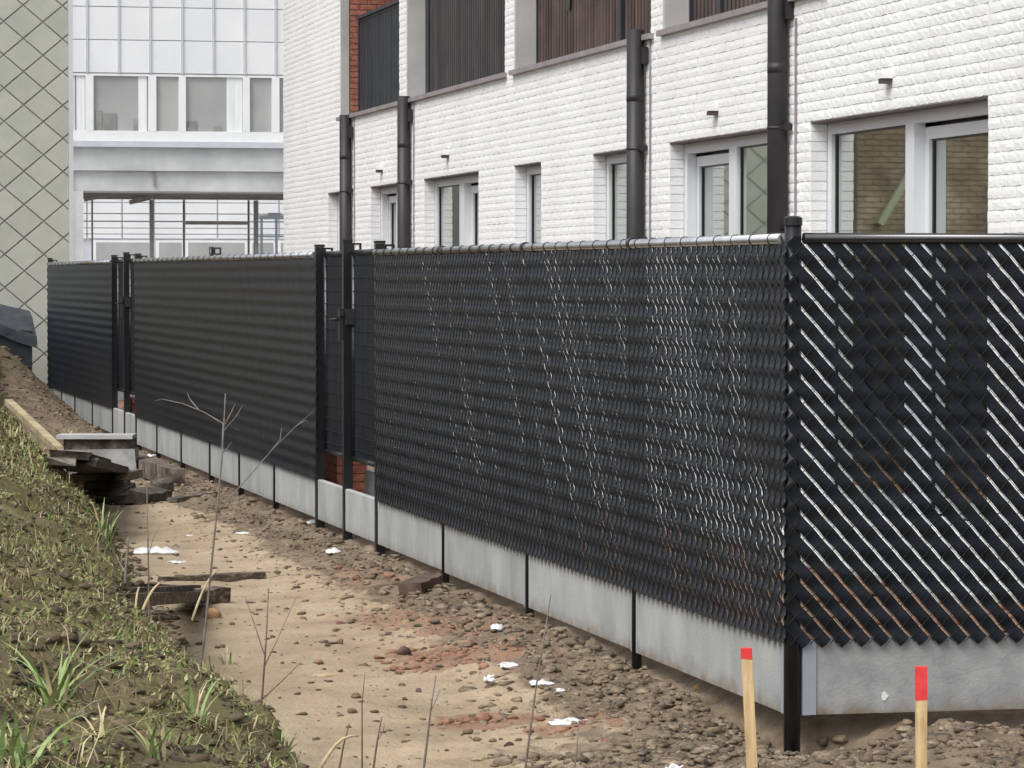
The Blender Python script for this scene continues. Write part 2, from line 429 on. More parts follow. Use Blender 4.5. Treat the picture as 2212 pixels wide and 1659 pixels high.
# backing wall, as blocks round the openings
bw = MB()
opens = [(a, b, s, HDR) for a, b, s in WIN] + [(a, b, LZ0 - .05, LZ1) for a, b in LOG]
def blocks(mb, x0, x1, ya, yb, za, zb):
    yc = sorted({ya, yb, *[v for o in opens for v in o[:2]]}); zc = sorted({za, zb, *[v for o in opens for v in o[2:]]})
    for zl, zh in zip(zc[:-1], zc[1:]):
        run = None
        for yl, yh in zip(yc[:-1], yc[1:]):
            my, mz = (yl + yh) / 2, (zl + zh) / 2
            solid = not any(o[0] < my < o[1] and o[2] < mz < o[3] for o in opens)
            if solid: run = (run[0] if run else yl, yh)
            if (not solid or yh == yc[-1]) and run:
                mb.box(x0, x1, run[0], run[1], zl, zh); run = None
blocks(bw, WX + .007, WX + .30, Y0W, Y1W, Z0, ZTOP)
bw.build('wall', M['white_mortar'], bld)
bw = MB(); bw.box(WX + .3, WX + .32, Y0W, Y1W, Z0, LZ0 - .02); bw.box(WX + 2.0, WX + 2.1, Y0W, Y1W, LZ0 - .02, ZTOP); bw.box(WX + .3, WX + 2.0, Y0W, Y1W, LZ0 - .14, LZ0 - .02)
bw.build('inner_wall', M['red_brick'], bld)
rf = MB(); rf.box(WX - .05, WX + 9, Y0W - .1, Y1W + .1, ZTOP, ZTOP + .25); rf.build('roof', M['ledge'], bld)
bw = MB(); bw.box(WX + 2.1, WX + 9, Y0W, Y0W + .2, Z0, ZTOP); bw.box(WX + .3, WX + 9, Y1W - .2, Y1W, Z0, ZTOP); bw.build('end_wall', M['white_mortar'], bld)

CH, BL, JT = .066, .222, .005
br = random.Random(11)
def brick_mesh(L, H, nu, nv, T=.05, amp=.0021):
    """front face (facing -X) hand-moulded: uneven, edges rounded; centred on the brick's middle"""
    vs, fs = [], []
    for j in range(nv + 1):
        for i in range(nu + 1):
            y = -L / 2 + L * i / nu; z = -H / 2 + H * j / nv
            e = (i in (0, nu)) + (j in (0, nv))
            x = (.0022 if e == 1 else .004 if e == 2 else 0) + br.uniform(-amp, amp * .35) * (.45 if e else 1)
            vs.append((x, y + (br.uniform(-.006, .006) if 0 < i < nu else 0), z + br.uniform(-.0028, .0028) + (.0022 * math.sin(i * 1.7 + j) if j in (0, nv) else 0)))
    for j in range(nv):
        for i in range(nu):
            a = j * (nu + 1) + i
            fs.append((a, a + nu + 1, a + nu + 2, a + 1))
    b = len(vs)
    ring = [i for i in range(nu + 1)] + [j * (nu + 1) + nu for j in range(1, nv + 1)] + [nv * (nu + 1) + i for i in range(nu - 1, -1, -1)] + [j * (nu + 1) for j in range(nv - 1, 0, -1)]
    for r_ in ring: vs.append((T * .5, vs[r_][1], vs[r_][2]))
    n = len(ring)
    for k in range(n):
        fs.append((ring[k], ring[(k + 1) % n], b + (k + 1) % n, b + k))
    return vs, fs
near_variants = []
for k in range(10):
    vs, fs = brick_mesh(BL - .003, CH - JT, 6, 3)
    mb = MB(); mb.add(vs, fs); me = mb.mesh('brick'); me.materials.append(M['white_brick']); near_variants.append(me)
far_variants = [brick_mesh(BL - .003, CH - JT, 4, 2, amp=.0020) for _ in range(24)]
SPLIT = [6.56, 13.80, 19.0]
cells = []
nc = int((ZTOP - Z0) / CH)
for c in range(nc):
    z = Z0 + (c + .5) * CH
    yb = sorted({Y0W, Y1W, *SPLIT, *[v for o in opens for v in o[:2]]})
    spans = []
    for yl, yh in zip(yb[:-1], yb[1:]):
        my = (yl + yh) / 2
        if any(o[0] < my < o[1] and o[2] < z < o[3] for o in opens): continue
        if spans and abs(spans[-1][1] - yl) < 1e-6 and yl not in SPLIT: spans[-1][1] = yh
        else: spans.append([yl, yh])
    off = (c % 2) * BL / 2 + ((c * 37) % 5) * .013
    for yl, yh in spans:
        k0 = math.floor((yl - off) / BL)
        y = off + k0 * BL
        while y < yh:
            a, b = max(y, yl), min(y + BL, yh)
            if b - a > .03: cells.append((a, b, z))
            y += BL
def vis_key(cell):
    a, b, z = cell; y = (a + b) / 2
    p = np.array([WX, y, z]) - CAM; Z = p @ _fw
    X = p @ _r / Z * 7460 + 1106; Y = 829.5 - p @ _up / Z * 7460
    ok = X < 2230 and Y > -20 and Y < 500 + (1705 - X) * .06
    return (0 if ok and b - a > .2 else 1, Z)
cells.sort(key=vis_key)
wallb = MB()
for k, (a, b, z) in enumerate(cells):
    jx = br.uniform(-.0015, .0015)
    if k < 296:
        o = bpy.data.objects.new('brick', near_variants[k % 10])
        o.location = (WX + jx, (a + b) / 2, z)
        if k % 3 == 0: o.scale = (1, -1, 1) if False else (1, 1, 1)
        COL.objects.link(o); attach(o, bld)
    else:
        vs, fs = far_variants[br.randrange(24)]
        s = (b - a - .003) / (BL - .003)
        wallb.add([(WX + jx + x, (a + b) / 2 + y * s, z + zz) for x, y, zz in vs], fs)
wallb.build('brickwork', M['white_brick'], bld, kind='stuff')

# reveals of the ground floor openings: brick courses turned into the opening
rv = MB()
for a, b, s in WIN:
    for c in range(nc):
        z = Z0 + (c + .5) * CH
        if s < z < HDR:
            rv.box(WX + .006, WX + .115, b - .006, b + .012, z - CH / 2 + .004, z + CH / 2 - .002)
            rv.box(WX + .006, WX + .115, a - .012, a + .006, z - CH / 2 + .004, z + CH / 2 - .002)
rv.build('reveal_bricks', M['white_brick'], bld, kind='stuff')

def window(a, b, s, mull=None, sash=False, div=None, fw=.055, deep=.0):
    """fixed light at the far end; optional mullion and a recessed sliding sash at the near end"""
    X0 = WX + .118
    a += .008; b -= .008
    f = MB()
    f.box(X0, X0 + .07, a, b, HDR - .085, HDR - .013)
    f.box(X0, X0 + .07, a, b, s, s + .06)
    f.box(X0, X0 + .07, b - .09, b, s + .06, HDR - .085)
    f.box(X0, X0 + .07, a, a + .08, s + .06, HDR - .085)
    if mull:
        f.box(X0 - .002, X0 + .072, mull[0], mull[1], s + .06, HDR - .085)
    w_ = f.build('window', M['frame'], bld)
    l = MB(); l.box(WX + .004, WX + .30, a - .004, b + .004, HDR - .013, HDR - .002); l.build('lintel', M['lintel'], w_)  # lintel underside; its dark colour also paints the shadow there
    def pane(y0, y1, z0, z1, x, gasket=True):
        if gasket:
            g = MB()
            g.box(x - .010, x + .012, y1 - .02, y1, z0, z1); g.box(x - .010, x + .012, y0, y0 + .012, z0, z1); g.box(x - .010, x + .012, y0, y1, z1 - .012, z1)
            g.build('gasket', M['black_paint'], w_)
        p = MB(); p.box(x, x + .012, y0 + .013, y1 - .021, z0, z1 - .013); p.build('pane', M['glass'], w_)
    zt, zb = HDR - .085, s + .06
    if mull:
        lo, hi = (a + .08, mull[0]), (mull[1], b - .09)
    else: lo, hi = None, (a + .08, b - .09)
    def sashed(r_):
        q = MB(); x = X0 + .072
        q.box(x, x + .06, r_[0], r_[1], zt - .10, zt - .025)
        q.box(x, x + .06, r_[0], r_[0] + .07, zb, zt - .10); q.box(x, x + .06, r_[1] - .07, r_[1], zb, zt - .10)
        q.build('sash', M['frame'], w_)
        q = MB(); q.box(x + .061, x + .075, r_[0], r_[1], zt - .03, zt + .0); q.build('track', M['black_paint'], w_)
        pane(r_[0] + .07, r_[1] - .07, zb, zt - .10, x + .03)
    if sash == 'near': sashed(lo); pane(*hi, zb, zt, X0 + .035)
    elif sash == 'far': sashed(hi); pane(*lo, zb, zt, X0 + .035)
    else:
        if lo: pane(*lo, zb, zt, X0 + .035)
        if div:
            pane(div + .02, hi[1], zb, zt, X0 + .035); pane(hi[0], div - .02, zb, zt, X0 + .035)
            d = MB(); d.box(X0 + .02, X0 + .06, div - .02, div + .02, zb, zt); d.build('glazing_bar', M['black_paint'], w_)
        else: pane(*hi, zb, zt, X0 + .035)
    return w_
window(*WIN[0], mull=(8.15, 8.31), sash='near')
window(*WIN[1], mull=(12.0, 12.2), sash='far')
window(*WIN[2])
window(*WIN[3])
window(*WIN[4], mull=(21.55, 21.78), sash='near', div=22.42)
window(*WIN[5], mull=(25.0, 25.15), sash='far')
window(*WIN[6])

# ledges under the balconies
for a, b in LOG:
    l = MB(); l.box(WX - .045, WX + .2, a - .10, b + .02, LZ0 - .055, LZ0 - .012)
    y = a + .9
    l.build('ledge', M['ledge'], bld)
# concrete returns at the far end of each balcony opening
for k, (a, b) in enumerate(LOG):
    c = MB(); c.box(WX + .004, WX + (.10 if k == 3 else .20), b - .05, b - .003, LZ0 - .010, LZ1 - .003); c.build('concrete_reveal', M['concrete_reveal'], bld)
# slatted screens at the back of the shallow recess
def screen(a, b, z0, z1, mat, pitch, wd, posts=(), rail=None, name='slat_screen'):
    x = WX + .205
    f = MB()
    f.box(x, x + .04, a, b, z0, z0 + .03); f.box(x, x + .04, a, b, z1 - .03, z1)
    for p in posts: f.box(x - .012, x + .04, p - .05, p + .05, z0 + .03, z1 - .03)
    f.box(x - .01, x + .04, b - .03, b, z0 + .03, z1 - .03)
    if rail: f.box(x - .03, x + .05, a, b, z1 + .001, z1 + .035)
    s_ = f.build(name, M['slat_blue'], bld)
    n = int((b - a) / pitch)
    sb = MB(); sb.box(0, .03, -wd / 2, wd / 2, z0 + .031, z1 - .031); me = sb.mesh('slat'); me.materials.append(mat)
    for i in range(n):
        y = a + (i + .5) * pitch
        if y > b - .06 or any(abs(y - p) < .05 + wd / 2 for p in posts): continue
        o = bpy.data.objects.new('slat', me); o.location = (x + .004, y, 0); COL.objects.link(o); attach(o, s_)
    return s_
screen(9.62, 13.57, LZ0, LZ1 - .01, M['slat_wood'], .105, .075, posts=(12.75,))
screen(14.0, 18.74, LZ0, LZ1 - .01, M['slat_wood'], .105, .072, posts=(15.7,))
screen(19.21, 23.91, LZ0, LZ1 - .01, M['slat_mid'], .105, .082, posts=(23.8,))
screen(24.40, 27.95, LZ0 + .03, 4.66, M['slat_blue'], .10, .068, rail=True, name='balustrade')
# latch plate and small vent row on the slatted screen nearest the long pipe
l = MB(); l.box(WX + .188, WX + .204, 17.42, 17.52, 3.98, 4.18); l.build('latch', M['black_paint'], bld)
# red brick return inside the open balcony
rb = MB(); mt = MB()
mt.box(WX + .11, WX + 2.0, 28.03, 28.055, LZ0, LZ1)
mt.build('mortar', M['red_mortar'], bld)
for c in range(37):
    z = LZ0 + .03 + c * .066
    x = WX + .112 - (c % 2) * .1
    while x < WX + 2.0:
        xa, xb = max(x, WX + .112), min(x + .2, WX + 1.99)
        if xb - xa > .03: rb.box(xa, xb, 28.012 + br.uniform(-.004, .003), 28.032, z - .027, z + .027)
        x += .212
rb.build('red_brickwork', M['red_brick'], bld, kind='stuff')
d = MB(); d.box(WX + .9, WX + 1.15, 27.98, 28.03, LZ0 + 1.0, LZ1 - .1); d.box(WX + 1.96, WX + 1.99, 25.3, 26.6, LZ0, LZ1 - .2); d.build('dark_gap_window', M['black_paint'], bld)  # added black strip paints the dark gap; the second box is the window

# downpipes
def downpipe(y, ztop, label=None):
    x = WX - .078
    p = MB(); p.tube([(x, y, .05), (x, y, ztop)], .068, 20)
    o = p.build('downpipe', M['dark_metal'], bld, smooth=False)
    for pl in o.data.polygons: pl.use_smooth = abs(pl.normal.z) < .5
    for zb in (2.62, 3.0, 1.9, 4.6):
        if zb > ztop - .1: continue
        c = MB(); c.tube([(x, y, zb), (x, y, zb + (.07 if zb == 3.0 else .02))], .0692 if zb == 3.0 else .071, 20); c.build('collar', M['dark_metal'], o, smooth=True)
        if zb != 3.0:
            k = MB(); k.box(x, WX + .01, y - .085, y - .07, zb, zb + .03); k.box(x + .02, x + .07, y - .10, y - .086, zb - .01, zb + .04); k.build('bracket', M['dark_metal'], o)
    k = MB(); k.box(x + .03, x + .072, y - .125, y - .055, ztop - .27 if ztop < 5 else 3.36, ztop - .14 if ztop < 5 else 3.50); k.build('junction_box', M['dark_metal'], o)
    j = MB(); j.box(WX - .012, WX + .002, y - .20, y - .175, .1, (LZ0 - .06) if ztop < 5 else 3.36); j.build('cable', M['ledge'], o)
    if label: o['label'] = label
for px, zt, lb in [(746, 3.51, None), (872, 3.54, None), (1372, 3.56, None), (1679, ZTOP, 'full height black downpipe rising past the balcony ledge')]:
    downpipe(float(on_x(px, 300, WX - .078)[1]), zt, lb)

# small hooded wall lamps
for px, py, lb in [(1923, 170, 'small white wall lamp above the widest window nearest the corner post'),
                   (1548, 240, 'small white wall lamp between the two rightmost black downpipes'),
                   (968, 335, 'small white wall lamp above the window just right of the second downpipe'),
                   (825, 367, 'small white wall lamp between the two leftmost downpipes')]:
    g = on_x(px, py, WX)
    t = empty('wall_lamp', (WX, g[1], g[2]), lb, 'lamp', 'hooded lamps on the white wall')
    h = MB(); h.box(-.07, .0, -.055, .055, .0, .035); h.box(-.055, 0, -.045, .045, .035, .055)
    o = h.build('hood', M['white_paint'], None); o.location = (WX, g[1], g[2]); attach(o, t)
    h = MB(); h.box(-.062, -.005, -.045, .045, -.03, -.001)
    o = h.build('lamp_body', M['lintel'], None); o.location = (WX, g[1], g[2]); attach(o, t)

# terrace slabs of pale concrete at the foot of the wall
for k, (ya, yb) in enumerate([(4.2, 7.6), (8.2, 14.2), (15.0, 19.0)]):
    pass
pv = empty('paving', (2.6, 10, -.03), 'pale paving slabs in the yard along the foot of the white wall', 'paving')
n = 0
for i in range(32):
    for j in range(2):
        y = 4.2 + i * .5; x = 2.15 + j * .5
        if 7.7 < y < 8.0 or 14.0 < y < 14.9: continue
        b = MB(); b.box(x + .005, x + .495, y + .005, y + .495, -.06, .012 + .004 * random.random() + float(zf(y))); b.build('slab', M['pavers'], pv); n += 1

# ------------------------------------------------------------------ grey shingled building
gb = empty('shingled_building', (-2, 32, 0), 'building wall clad in pale grey diamond shingles at the far left end of the fence', 'building')
GY0 = 32.0
g = MB(); g.box(-4.05, .40, GY0 + .02, GY0 + 7, -.1, 8.2); g.build('wall', M['tile_back'], gb)
g = MB(); g.box(.402, .46, GY0 - .025, GY0 + .10, -.1, 8.2); g.build('corner_trim', M['alu'], gb)
TW, TH = .494, .42
def shingle(lo=-9., hi=9.):
    """diamond tile, lower corner proud, corners clipped; cut off square at lo and hi where it meets a wall's end"""
    h, w_ = TH * .472, TW * .472
    pts = [(-.003, h), (.003, h), (w_, .002), (w_, -.002), (.004, -h + .003), (-.004, -h + .003), (-w_, -.002), (-w_, .002)]
    for lim, sg in ((lo, 1), (hi, -1)):
        out = []
        for p, q in zip(pts, pts[1:] + pts[:1]):
            ip, iq = sg * (p[0] - lim) >= 0, sg * (q[0] - lim) >= 0
            if ip: out.append(p)
            if ip != iq:
                f = (lim - p[0]) / (q[0] - p[0]); out.append((lim, p[1] + f * (q[1] - p[1])))
        pts = out
    n = len(pts)
    if n < 3: return None
    vs = [(a, -.006 - .003 * (h - z) / (2 * h), z) for a, z in pts] + [(a, .008 - .003 * (h - z) / (2 * h), z) for a, z in pts]
    fs = [tuple(range(n))[::-1], tuple(range(n, 2 * n))] + [(k, (k + 1) % n, n + (k + 1) % n, n + k) for k in range(n)]
    return vs, fs
svs, sfs = shingle()
sm = MB(); sm.add(svs, sfs); shm = sm.mesh('shingle'); shm.materials.append(M['tile'])
rest = MB(); cnt = 0
g0 = on_y(7.6, 127 * .3637, GY0)          # one tile corner seen near the frame's top left
for j in range(-2, 40):
    z = .0 + j * TH / 2
    for i in range(-11, 6):
        x = g0[0] + (i + .5 * (j % 2)) * TW
        zc = (g0[2] % (TH / 2)) + z + TH * .0
        if x < -4.05 - TW / 2: continue
        if x - TW / 2 > .40: continue
        if zc < 0 or zc > 8: continue
        if x + TW / 2 > .40 or x - TW / 2 < -4.05:
            g_ = shingle(-4.05 - x, .40 - x)
            if g_ is None: continue
            vs = [(a + x, yy + GY0, zz + zc) for a, yy, zz in g_[0]]
            if zc < 5.6 and x > 0 and min(v[0] for v in vs) < .36:
                mb = MB(); mb.add(vs, g_[1]); mb.build('shingle', M['tile'], gb)
            else: rest.add(vs, g_[1])
        elif x > -.9 and .2 < zc < 5.6:
            o = bpy.data.objects.new('shingle', shm); o.location = (x, GY0, zc); COL.objects.link(o); attach(o, gb); cnt += 1
        else: rest.add([(max(a + x, -4.05), yy + GY0, zz + zc) for a, yy, zz in svs], sfs)
rest.build('shingle_cladding', M['tile'], gb, kind='stuff')

# old tan brick house further left: it shows only as a reflection in the big window
ob = empty('old_brick_house', (-8, 31.7, 0), 'old tan brick house mirrored in the window panes', 'house')
o_ = MB(); o_.box(-13, -4.06, 31.66, 38, -.1, 6.5); o_.build('wall', M['old_mortar'], ob)
o_ = MB()
for c in range(24, 75):
    z = -.05 + c * .075; x = -8.6 + (c % 2) * .11
    while x < -4.07:
        xb = min(x + .21, -4.065)
        if xb - x > .03 and not (-5.05 < x < -4.75 and 2.0 < z < 2.9 and False):
            q = br.uniform(-.006, .006); o_.box(x, xb, 31.645 + q, 31.665, z, z + .063)
        x += .222
o_.build('old_brickwork', M['old_brick'], ob, kind='stuff')
o_ = MB(); o_.bar((-4.36, 31.6, 2.35), (-5.15, 31.6, 3.65), .09, .09, (0, 1, 0)); o_.build('diagonal_brace', M['pale_green'], ob)

# ------------------------------------------------------------------ far pale building with panels
FY = 54.0
fb = empty('panel_building', (5, FY, 0), 'far building of white glossy panels with a window band above an open passage', 'building')
def fx(px): return on_y(px, 300, FY)[0]
def fz(py): return on_y(400, py, FY)[2]
colx = [fx(v) for v in (121, 189, 257.5, 325.5, 394.6, 462, 529, 596, 664)]
rowz = [5.57, 6.20, 6.83, 7.46, 8.09]
bk = MB(); bk.box(1.6, 8.5, FY + .06, FY + .2, 5.56, 8.4); bk.build('wall', M['alu'], fb)
for j in range(4):
    for i in range(8):
        p = MB(); p.box(colx[i] + .018, colx[i + 1] - .018, FY + .02, FY + .058, rowz[j] + .008, rowz[j + 1] - .008); p.build('white_panel', M['panel_white'], fb)
for i in range(9):
    p = MB(); p.box(colx[i] - .014, colx[i] + .014, FY - .01, FY + .059, 5.56, 8.38); p.build('panel_strip', M['alu'], fb)
# window band
wz0, wz1 = fz(287), fz(160)
wf = MB()
wf.box(1.6, 8.5, FY + .01, FY + .12, wz0 - .17, wz0 + .03); wf.box(1.6, 8.5, FY + .02, FY + .12, wz1 - .05, wz1 - .01)
for a, b in [(185, 202), (321, 338), (387, 402), (525, 540), (588, 604)]:
    wf.box(fx(a), fx(b), FY + .005, FY + .12, wz0 + .03, wz1 - .05)
wo = wf.build('window_band', M['white_paint'], fb)
for a, b in [(140, 185), (202, 321), (338, 387), (402, 525), (540, 588), (604, 660)]:
    p = MB(); p.box(fx(a), fx(b), FY + .08, FY + .10, wz0 + .03, wz1 - .05); p.build('pane', M['glass_far'], wo)
for a, b in [(154, 163), (166, 184), (198, 204), (300, 318), (491, 524)]:
    p = MB(); p.box(fx(a), fx(b), FY + .055, FY + .078, wz0 + .031, wz1 - .051); p.build('curtain', M['curtain'], wo)
for a, b, h in [(207, 222, .38), (226, 252, .33), (290, 301, .22), (404, 426, .20), (462, 480, .10)]:
    p = MB(); p.box(fx(a), fx(b), FY + .06, FY + .078, wz0 + .031, wz0 + .03 + h); p.build('desk_item', M['desk'], wo)
s = MB(); s.box(1.6, 8.5, FY - .12, FY + .1, fz(319), fz(307)); s.build('sill_profile', M['alu'], fb)
s = MB(); s.box(1.6, 8.5, FY, FY + .5, fz(369.5), fz(319.5)); s.build('upper_beam', M['concrete_pale'], fb)
s = MB(); s.box(1.6, 8.5, FY + .10, FY + .6, fz(413), fz(370)); s.build('lower_beam', M['concrete_pale'], fb)
s = MB(); s.box(fx(151), fx(180), FY + .05, FY + .6, 0, fz(413.5)); s.box(1.3, fx(150), FY - .02, FY + .6, 0, 8.4); s.build('column', M['concrete_pale'], fb)
s = MB(); s.box(1.3, 9, FY + .6, FY + 5, fz(413), fz(413) + .3); s.build('passage_ceiling', M['underside'], fb)
s = MB()
for y in (FY + 1.6, FY + 3.2, FY + 4.9): s.box(1.5, 9, y, y + .06, fz(413) - .045, fz(413) - .003)
s.build('ceiling_joist', M['rust_steel'], fb)
s = MB(); s.box(1.3, 12, FY + .6, FY + 5, 8.0, 8.4); s.build('roof', M['ledge'], fb)
s = MB(); s.tube([(fx(333), FY + .06, fz(372)), (fx(334), FY + .06, fz(403))], .022, 6); s.build('pipe_stub', M['rust_steel'], fb)
# poles and rails inside the passage
sc = empty('steel_frame', (6, FY + 3, 0), 'thin steel poles and cross rails standing in the open passage of the far building', 'scaffold')
Y2 = FY + 3
def ix(px): return on_y(px, 450, Y2)[0]
def iz(py): return on_y(400, py, Y2)[2]
for a, rr, mt_ in [(199, .018, 'rust_steel'), (327.5, .045, 'steel'), (397, .022, 'rust_steel'), (537, .022, 'rust_steel'), (553, .05, 'steel')]:
    p = MB(); p.tube([(ix(a), Y2, .0), (ix(a), Y2, fz(413) - .1)], rr, 8); p.build('pole', M[mt_], sc, smooth=True)
for a, b, y, t, mt_ in [(400, 537, 482, .03, 'rust_steel'), (180, 612, 462, .010, 'steel'), (180, 612, 479, .010, 'steel'), (180, 612, 493, .008, 'steel'), (180, 612, 506, .008, 'steel')]:
    p = MB(); p.box(ix(a), ix(b), Y2 - .02 - t, Y2 - .02, iz(y) - t, iz(y) + t); p.build('cross_rail', M[mt_], sc)
p = MB(); p.bar((ix(182), Y2, iz(434)), (ix(262), Y2, iz(418)), .04, .05); p.bar((ix(280), Y2, iz(438)), (ix(330), Y2, iz(426)), .12, .09); p.build('hoist_arm', M['rust_steel'], sc)
lf = empty('lift_platform', (ix(590), FY + 5.5, 0), 'pale blue steel lifting platform at the right side of the passage', 'platform')
Y3 = FY + 5.5
def lx(px): return on_y(px, 450, Y3)[0]
def lz(py): return on_y(400, py, Y3)[2]
p = MB(); p.box(lx(560), lx(622), Y3, Y3 + .8, lz(472), lz(464)); p.build('deck', M['blue_steel'], lf)
for a in (555, 566, 598, 618):
    p = MB(); p.box(lx(a) - .025, lx(a) + .025, Y3 + .05, Y3 + .1, 0, lz(472)); p.build('leg', M['blue_steel'], lf)
p = MB(); p.box(lx(556), lx(620), Y3 + .02, Y3 + .049, lz(512), lz(508)); p.box(lx(585), lx(612), Y3 + .3, Y3 + .5, lz(464), lz(458)); p.build('rail', M['blue_steel'], lf)
# the facade across the court
cy = 72.0
cb = empty('court_building', (7, cy, 0), 'white panelled facade seen through the open passage under the window band', 'building')
def kx(px): return on_y(px, 500, cy)[0]
def kz(py): return on_y(400, py, cy)[2]
p = MB(); p.box(2, 14, cy + .05, cy + .4, -.1, 7); p.build('wall', M['alu'], cb)
kxs = [kx(v) for v in (112, 188, 264, 333, 399, 470, 537, 603, 670)]
for (za, zb) in [(kz(516), kz(478)), (kz(478), kz(438)), (kz(438), kz(398)), (kz(398), kz(358))]:
    for a, b in zip(kxs[:-1], kxs[1:]):
        q = MB(); q.box(a + .02, b - .02, cy, cy + .049, za + .01, zb - .01); q.build('white_panel', M['panel_white'], cb)
for a, b in [(207, 322), (343, 392), (406, 528), (545, 590), (606, 640)]:
    q = MB(); q.box(kx(a) - .07, kx(b) + .07, cy - .02, cy + .049, kz(600), kz(519)); w2 = q.build('window', M['white_paint'], cb)
    q = MB(); q.box(kx(a), kx(b), cy - .026, cy - .021, kz(596), kz(524)); q.build('pane', M['glass_far'], w2)

# ------------------------------------------------------------------ the fences
WP, HP = .0755, .083               # mesh width and height of one diamond
NRM = math.hypot(WP, HP)
TD = np.array([WP, -HP]) / NRM     # along a slat: right and down as seen from outside
PD = np.array([HP, WP]) / NRM
SLW = .0240                        # half width of a slat
def slat_geo(s0, zt, zb, amin, amax, acr, seg=4, amp=.0042, bow=.0035, tilt=0., ph=0., hw=.0240):
    """slat whose centre line passes (s0, zt); returns verts (a, z, w) and quads"""
    t0 = 0.; t1 = (zt - zb) / HP * NRM
    # clip to the panel's ends
    ta = (amin - s0) / TD[0]; tb = (amax - s0) / TD[0]
    t0 = max(t0, ta); t1 = min(t1, tb)
    if t1 - t0 < .05: return None
    n = max(2, int((t1 - t0) / NRM * seg))
    l = np.linspace(t0, t1, n + 1)
    a = s0 + TD[0] * l[:, None] + PD[0] * hw * acr[None]
    z = zt + TD[1] * l[:, None] + PD[1] * hw * acr[None]
    w_ = amp * np.sin(2 * np.pi * z / HP + ph) + bow * (1 - acr[None] ** 2) + tilt * acr[None] * SLW
    V = np.stack([a, z, w_], -1).reshape(-1, 3)
    k = len(acr)
    i = (np.arange(n)[:, None] * k + np.arange(k - 1)[None]).ravel()
    F = np.stack([i, i + 1, i + k + 1, i + k], 1)
    return V, F
def to_world(V, frame):
    """frame: (origin xy, s axis xy, outward normal xy, z follows the fence's slight rise)"""
    o, s_, n_ = frame
    P = np.zeros_like(V)
    P[:, 0] = o[0] + V[:, 0] * s_[0] + V[:, 2] * n_[0]
    P[:, 1] = o[1] + V[:, 0] * s_[1] + V[:, 2] * n_[1]
    P[:, 2] = V[:, 1] + zf(P[:, 1])
    return P
def weave(parent, frame, a0, a1, zt, zb, single, mat, seg=4, acr=None, wires=True, hw=.0240, bow=.0035, tl=0., am=.0042):
    acr = np.array([-1, -.4, .4, 1.]) if acr is None else acr
    allV, allF, nb = [], [], 0
    s0 = a0 - (zt - zb) * WP / HP
    k = 0
    rr = np.random.default_rng(int(abs(a0) * 10) + 5)
    while s0 + k * WP < a1:
        g = slat_geo(s0 + k * WP, zt, zb, a0, a1, acr, seg, hw=hw, bow=bow, tilt=tl + rr.uniform(-.05, .05), amp=am * rr.uniform(.75, 1.25))
        k += 1
        if g is None: continue
        P = to_world(g[0], frame)
        if single:
            obj('slat', np_mesh('slat', P, g[1], [mat], smooth=True), parent)
        else:
            allV.append(P); allF.append(g[1] + nb); nb += len(P)
    if not single:
        obj('slat_weave', np_mesh('slat_weave', np.concatenate(allV), np.concatenate(allF), [mat], smooth=True), parent, 'stuff')
    if wires:
        mb = MB()
        def strand(p, q, w_):
            P = to_world(np.array([[p[0], p[1], w_], [q[0], q[1], w_]]), frame)
            mb.tube([P[0], P[1]], .0016 if w_ > 0 else .0012, 4, cap=False)
        m_ = WP / HP; zb2 = zb - .0
        x = a0 - (zt - zb2) * m_
        while x < a1 + (zt - zb2) * m_:
            # rising strand in front of the slats
            lo = max(0, (a0 - x) / m_); hi = min(zt - zb2, (a1 - x) / m_)
            if hi - lo > .03: strand((x + lo * m_, zb2 + lo), (x + hi * m_, zb2 + hi), .0065)
            # falling strand in the gap between two slats
            xg = x + WP * .5 + .004
            lo = max(0, (a0 - xg) / m_); hi = min(zt - zb2, (a1 - xg) / m_)
            if hi - lo > .03: strand((xg + lo * m_, zt - lo), (xg + hi * m_, zt - hi), -.006)
            x += WP
        o = mb.build('wire_mesh', M['wire'], parent, kind='stuff')
    return parent

def post(parent, x, y, zb, zt, r_, cap=True, square=False, hook=None):
    p = MB()
    if square: p.box(x - r_, x + r_, y - r_, y + r_, zb, zt)
    else: p.tube([(x, y, zb), (x, y, zt)], r_, 14)
    o = p.build('post', M['black_paint'], parent)
    if not square:
        for pl in o.data.polygons: pl.use_smooth = abs(pl.normal.z) < .5
    if cap:
        c = MB()
        if square: c.box(x - r_ - .003, x + r_ + .003, y - r_ - .003, y + r_ + .003, zt + .001, zt + .016)
        else: c.tube([(x, y, zt - .02), (x, y, zt + .008), (x, y, zt + .014)], [r_ + .003, r_ + .003, r_ * .7], 14)
        c.build('post_cap', M['black_paint'], o)
    if hook:
        h = MB(); z = zt - .005; xx = x + r_ + .002
        for (xa, xb, za, zb_) in [(0, .012, -.06, 0), (.048, .06, -.06, 0), (.012, .048, -.012, 0), (.012, .048, -.06, -.048)]:
            h.box(xx + xa, xx + xb, y - .012, y + .012, z + za, z + zb_)
        h.build('rail_bracket', M['black_paint'], o)
    return o

def rail(parent, p, q, r_=.0205, ties=0):
    m = MB(); m.tube([p, q], r_, 14); o = m.build('top_rail', M['rail_pale'] if ties else M['rail_paint'], parent)
    for pl in o.data.polygons: pl.use_smooth = abs(pl.normal.dot(Vector(q) - Vector(p))) < .5 * (Vector(q) - Vector(p)).length
    if ties:
        t = MB(); d = Vector(q) - Vector(p)
        for i in range(ties):
            c = Vector(p) + d * ((i + .5) / ties); u = d.normalized()
            t.tube([c - u * .0025 + u * .012 * random.uniform(-1, 1), c + u * .0025], r_ + .0035, 10)
        t.build('tie_wire', M['black_paint'], o, kind='stuff')
    return o

